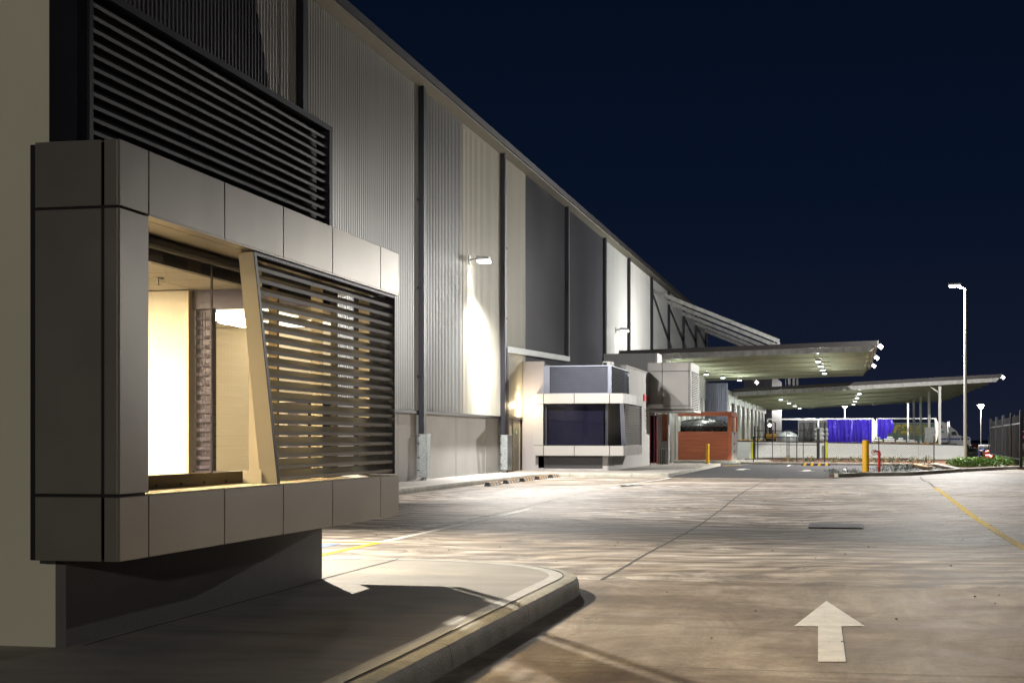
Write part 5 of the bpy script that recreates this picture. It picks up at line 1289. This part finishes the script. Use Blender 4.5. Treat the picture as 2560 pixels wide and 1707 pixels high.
sacks(2036, 2061, 1068, 128, 'tall white bag stack on the dock behind the chain link gate', 3, True)
sacks(2063, 2070, 1068, 129, 'narrow white bag stack at the left edge of the wide blue curtain', 3, True)
p = (XY(1968, 150), 150)
tk2 = thing('water_tank', 'low grey domed tank seen through the chain link gate', 'tank', (p[0], p[1], 1.1))
zt_ = HC+(1097.5-1078)/FPX*150/1.02; rr = (XY(1996, 150)-XY(1940, 150))/2
mb = MB(); mb.lathe((p[0], p[1], 0), [(rr, 1.1), (rr, 1.55)]+[(rr*math.cos(a), 1.55+(zt_-1.55)*math.sin(a)) for a in [math.pi/2*i/6 for i in range(1, 6)]]+[(.02, zt_)], 32); mb.build('tank_shell', M['c_mid'], tk2, smooth=True)
mb = MB(); mb.cyl((p[0], p[1], zt_-.01), (p[0], p[1], zt_+.06), .3, n=16); mb.build('hatch', M['galv2'], tk2)
bx = thing('cardboard_crate', 'brown crate on the dock left of the grey domed tank', 'crate', (XY(1937, 146), 146, 1.27))
x0, x1 = XY(1932, 146), XY(1941, 146); mb = MB(); mb.box(x0, x1, 146, 147, 1.27, 2.1, .01); mb.build('box', pm('cardboard', (.42, .28, .18), .8), bx)
mb = MB(); mb.box(x0-.01, x1+.01, 145.99, 147.01, 1.9, 1.96); mb.build('strap', M['bronze'], bx)
fk = thing('forklift', 'small yellow forklift with a lit lamp on the dock beside the tall windows', 'forklift', (XY(1927, 146), 146, 1.27))
x = XY(1927, 144); mb = MB(); mb.box(x-.45, x+.4, 144, 145.6, 1.5, 1.95, .06); mb.build('body', M['bollard'], fk)
mb = MB()
for a, b in ((-.4, 144.1), (.35, 144.1), (-.4, 145.4), (.35, 145.4)): mb.box(x+a, x+a+.06, b, b+.06, 1.95, 3.0)
mb.box(x-.42, x+.43, 144.05, 145.5, 3.0, 3.05); mb.build('cage', M['tank'], fk)
for a, b in ((-.45, 144.3), (.3, 144.3), (-.45, 145.3), (.3, 145.3)):
    mb = MB(); mb.cyl((x+a, b, 1.5), (x+a+.15, b, 1.5), .22, n=14); mb.build('wheel', M['tyre'], fk)
mb = MB(); mb.box(x-.7, x-.65, 144.2, 145.2, 1.3, 3.2); mb.build('mast', M['tank'], fk)
mb = MB(); mb.cyl((x-.1, 143.95, 2.75), (x-.1, 144.02, 2.75), .13, n=12); mb.build('headlamp', M['warm'], fk)
# yellow edge barriers on the deck and a distant low wall
for k, (px, lb) in enumerate(((2308, 'low yellow block on the dock edge left of the stack of wrapped sacks'), (2317, 'second low yellow block on the dock edge below the wrapped sacks'), (2339, 'low yellow block on the dock edge beside the front canopy post'))):
    x = XY(px, 115); mb = MB(); z = deckz(x); mb.prism([(x-.2, 115, z), (x+.2, 115, z), (x+.14, 115, z+.12), (x-.14, 115, z+.12)], (0, .3, 0)); mb.add(*[[(x-.12, 115, z+.125), (x+.12, 115, z+.125), (x+.12, 115.3, z+.125), (x-.12, 115.3, z+.125)], [(0, 1, 2, 3)]])
    tag(mb.build('edge_block', M['stopy']), lb, 'kerb block', 'yellow blocks on the dock edge')
fg = MB(); fg.add([(5, 205, .05), (90, 205, .05), (120, 700, .05), (5, 700, .05)], [(0, 1, 2, 3)]); tag(fg.build('far_yard', M['precast_l']), kind='structure')
fg = MB(); fg.box(8.4, 60, 205, 205.4, -.1, .25); tag(fg.build('far_barrier', M['kerb']), 'low pale concrete barrier across the far yard at the right', 'barrier')
r = thing('site_barrier', 'orange plastic barrier lying far off beside the truck nose', 'barrier', (XY(2438, 230), 230, 0))
x0, x1 = XY(2428, 230), XY(2446, 230); mb = MB(); mb.box(x0, x1, 230, 230.4, .25, .75, .05); mb.build('panel', M['signr'], r)
mb = MB(); mb.box(x0+.1, x0+.3, 229.9, 230.5, -.1, .25); mb.box(x1-.3, x1-.1, 229.9, 230.5, -.1, .25); mb.build('foot', M['signr'], r)
p = onZ(1051-8, 1200, PAVE_Z); pb2 = MB(); pb2.cyl((p[0], p[1], PAVE_Z), (p[0]+.15, p[1]-.05, PAVE_Z+.1), .06, n=12)
tag(pb2.build('pipe_outlet', M['steel'], smooth=True), 'short white pipe end on the pavement at the foot of the nearest pipe guard', 'pipe')
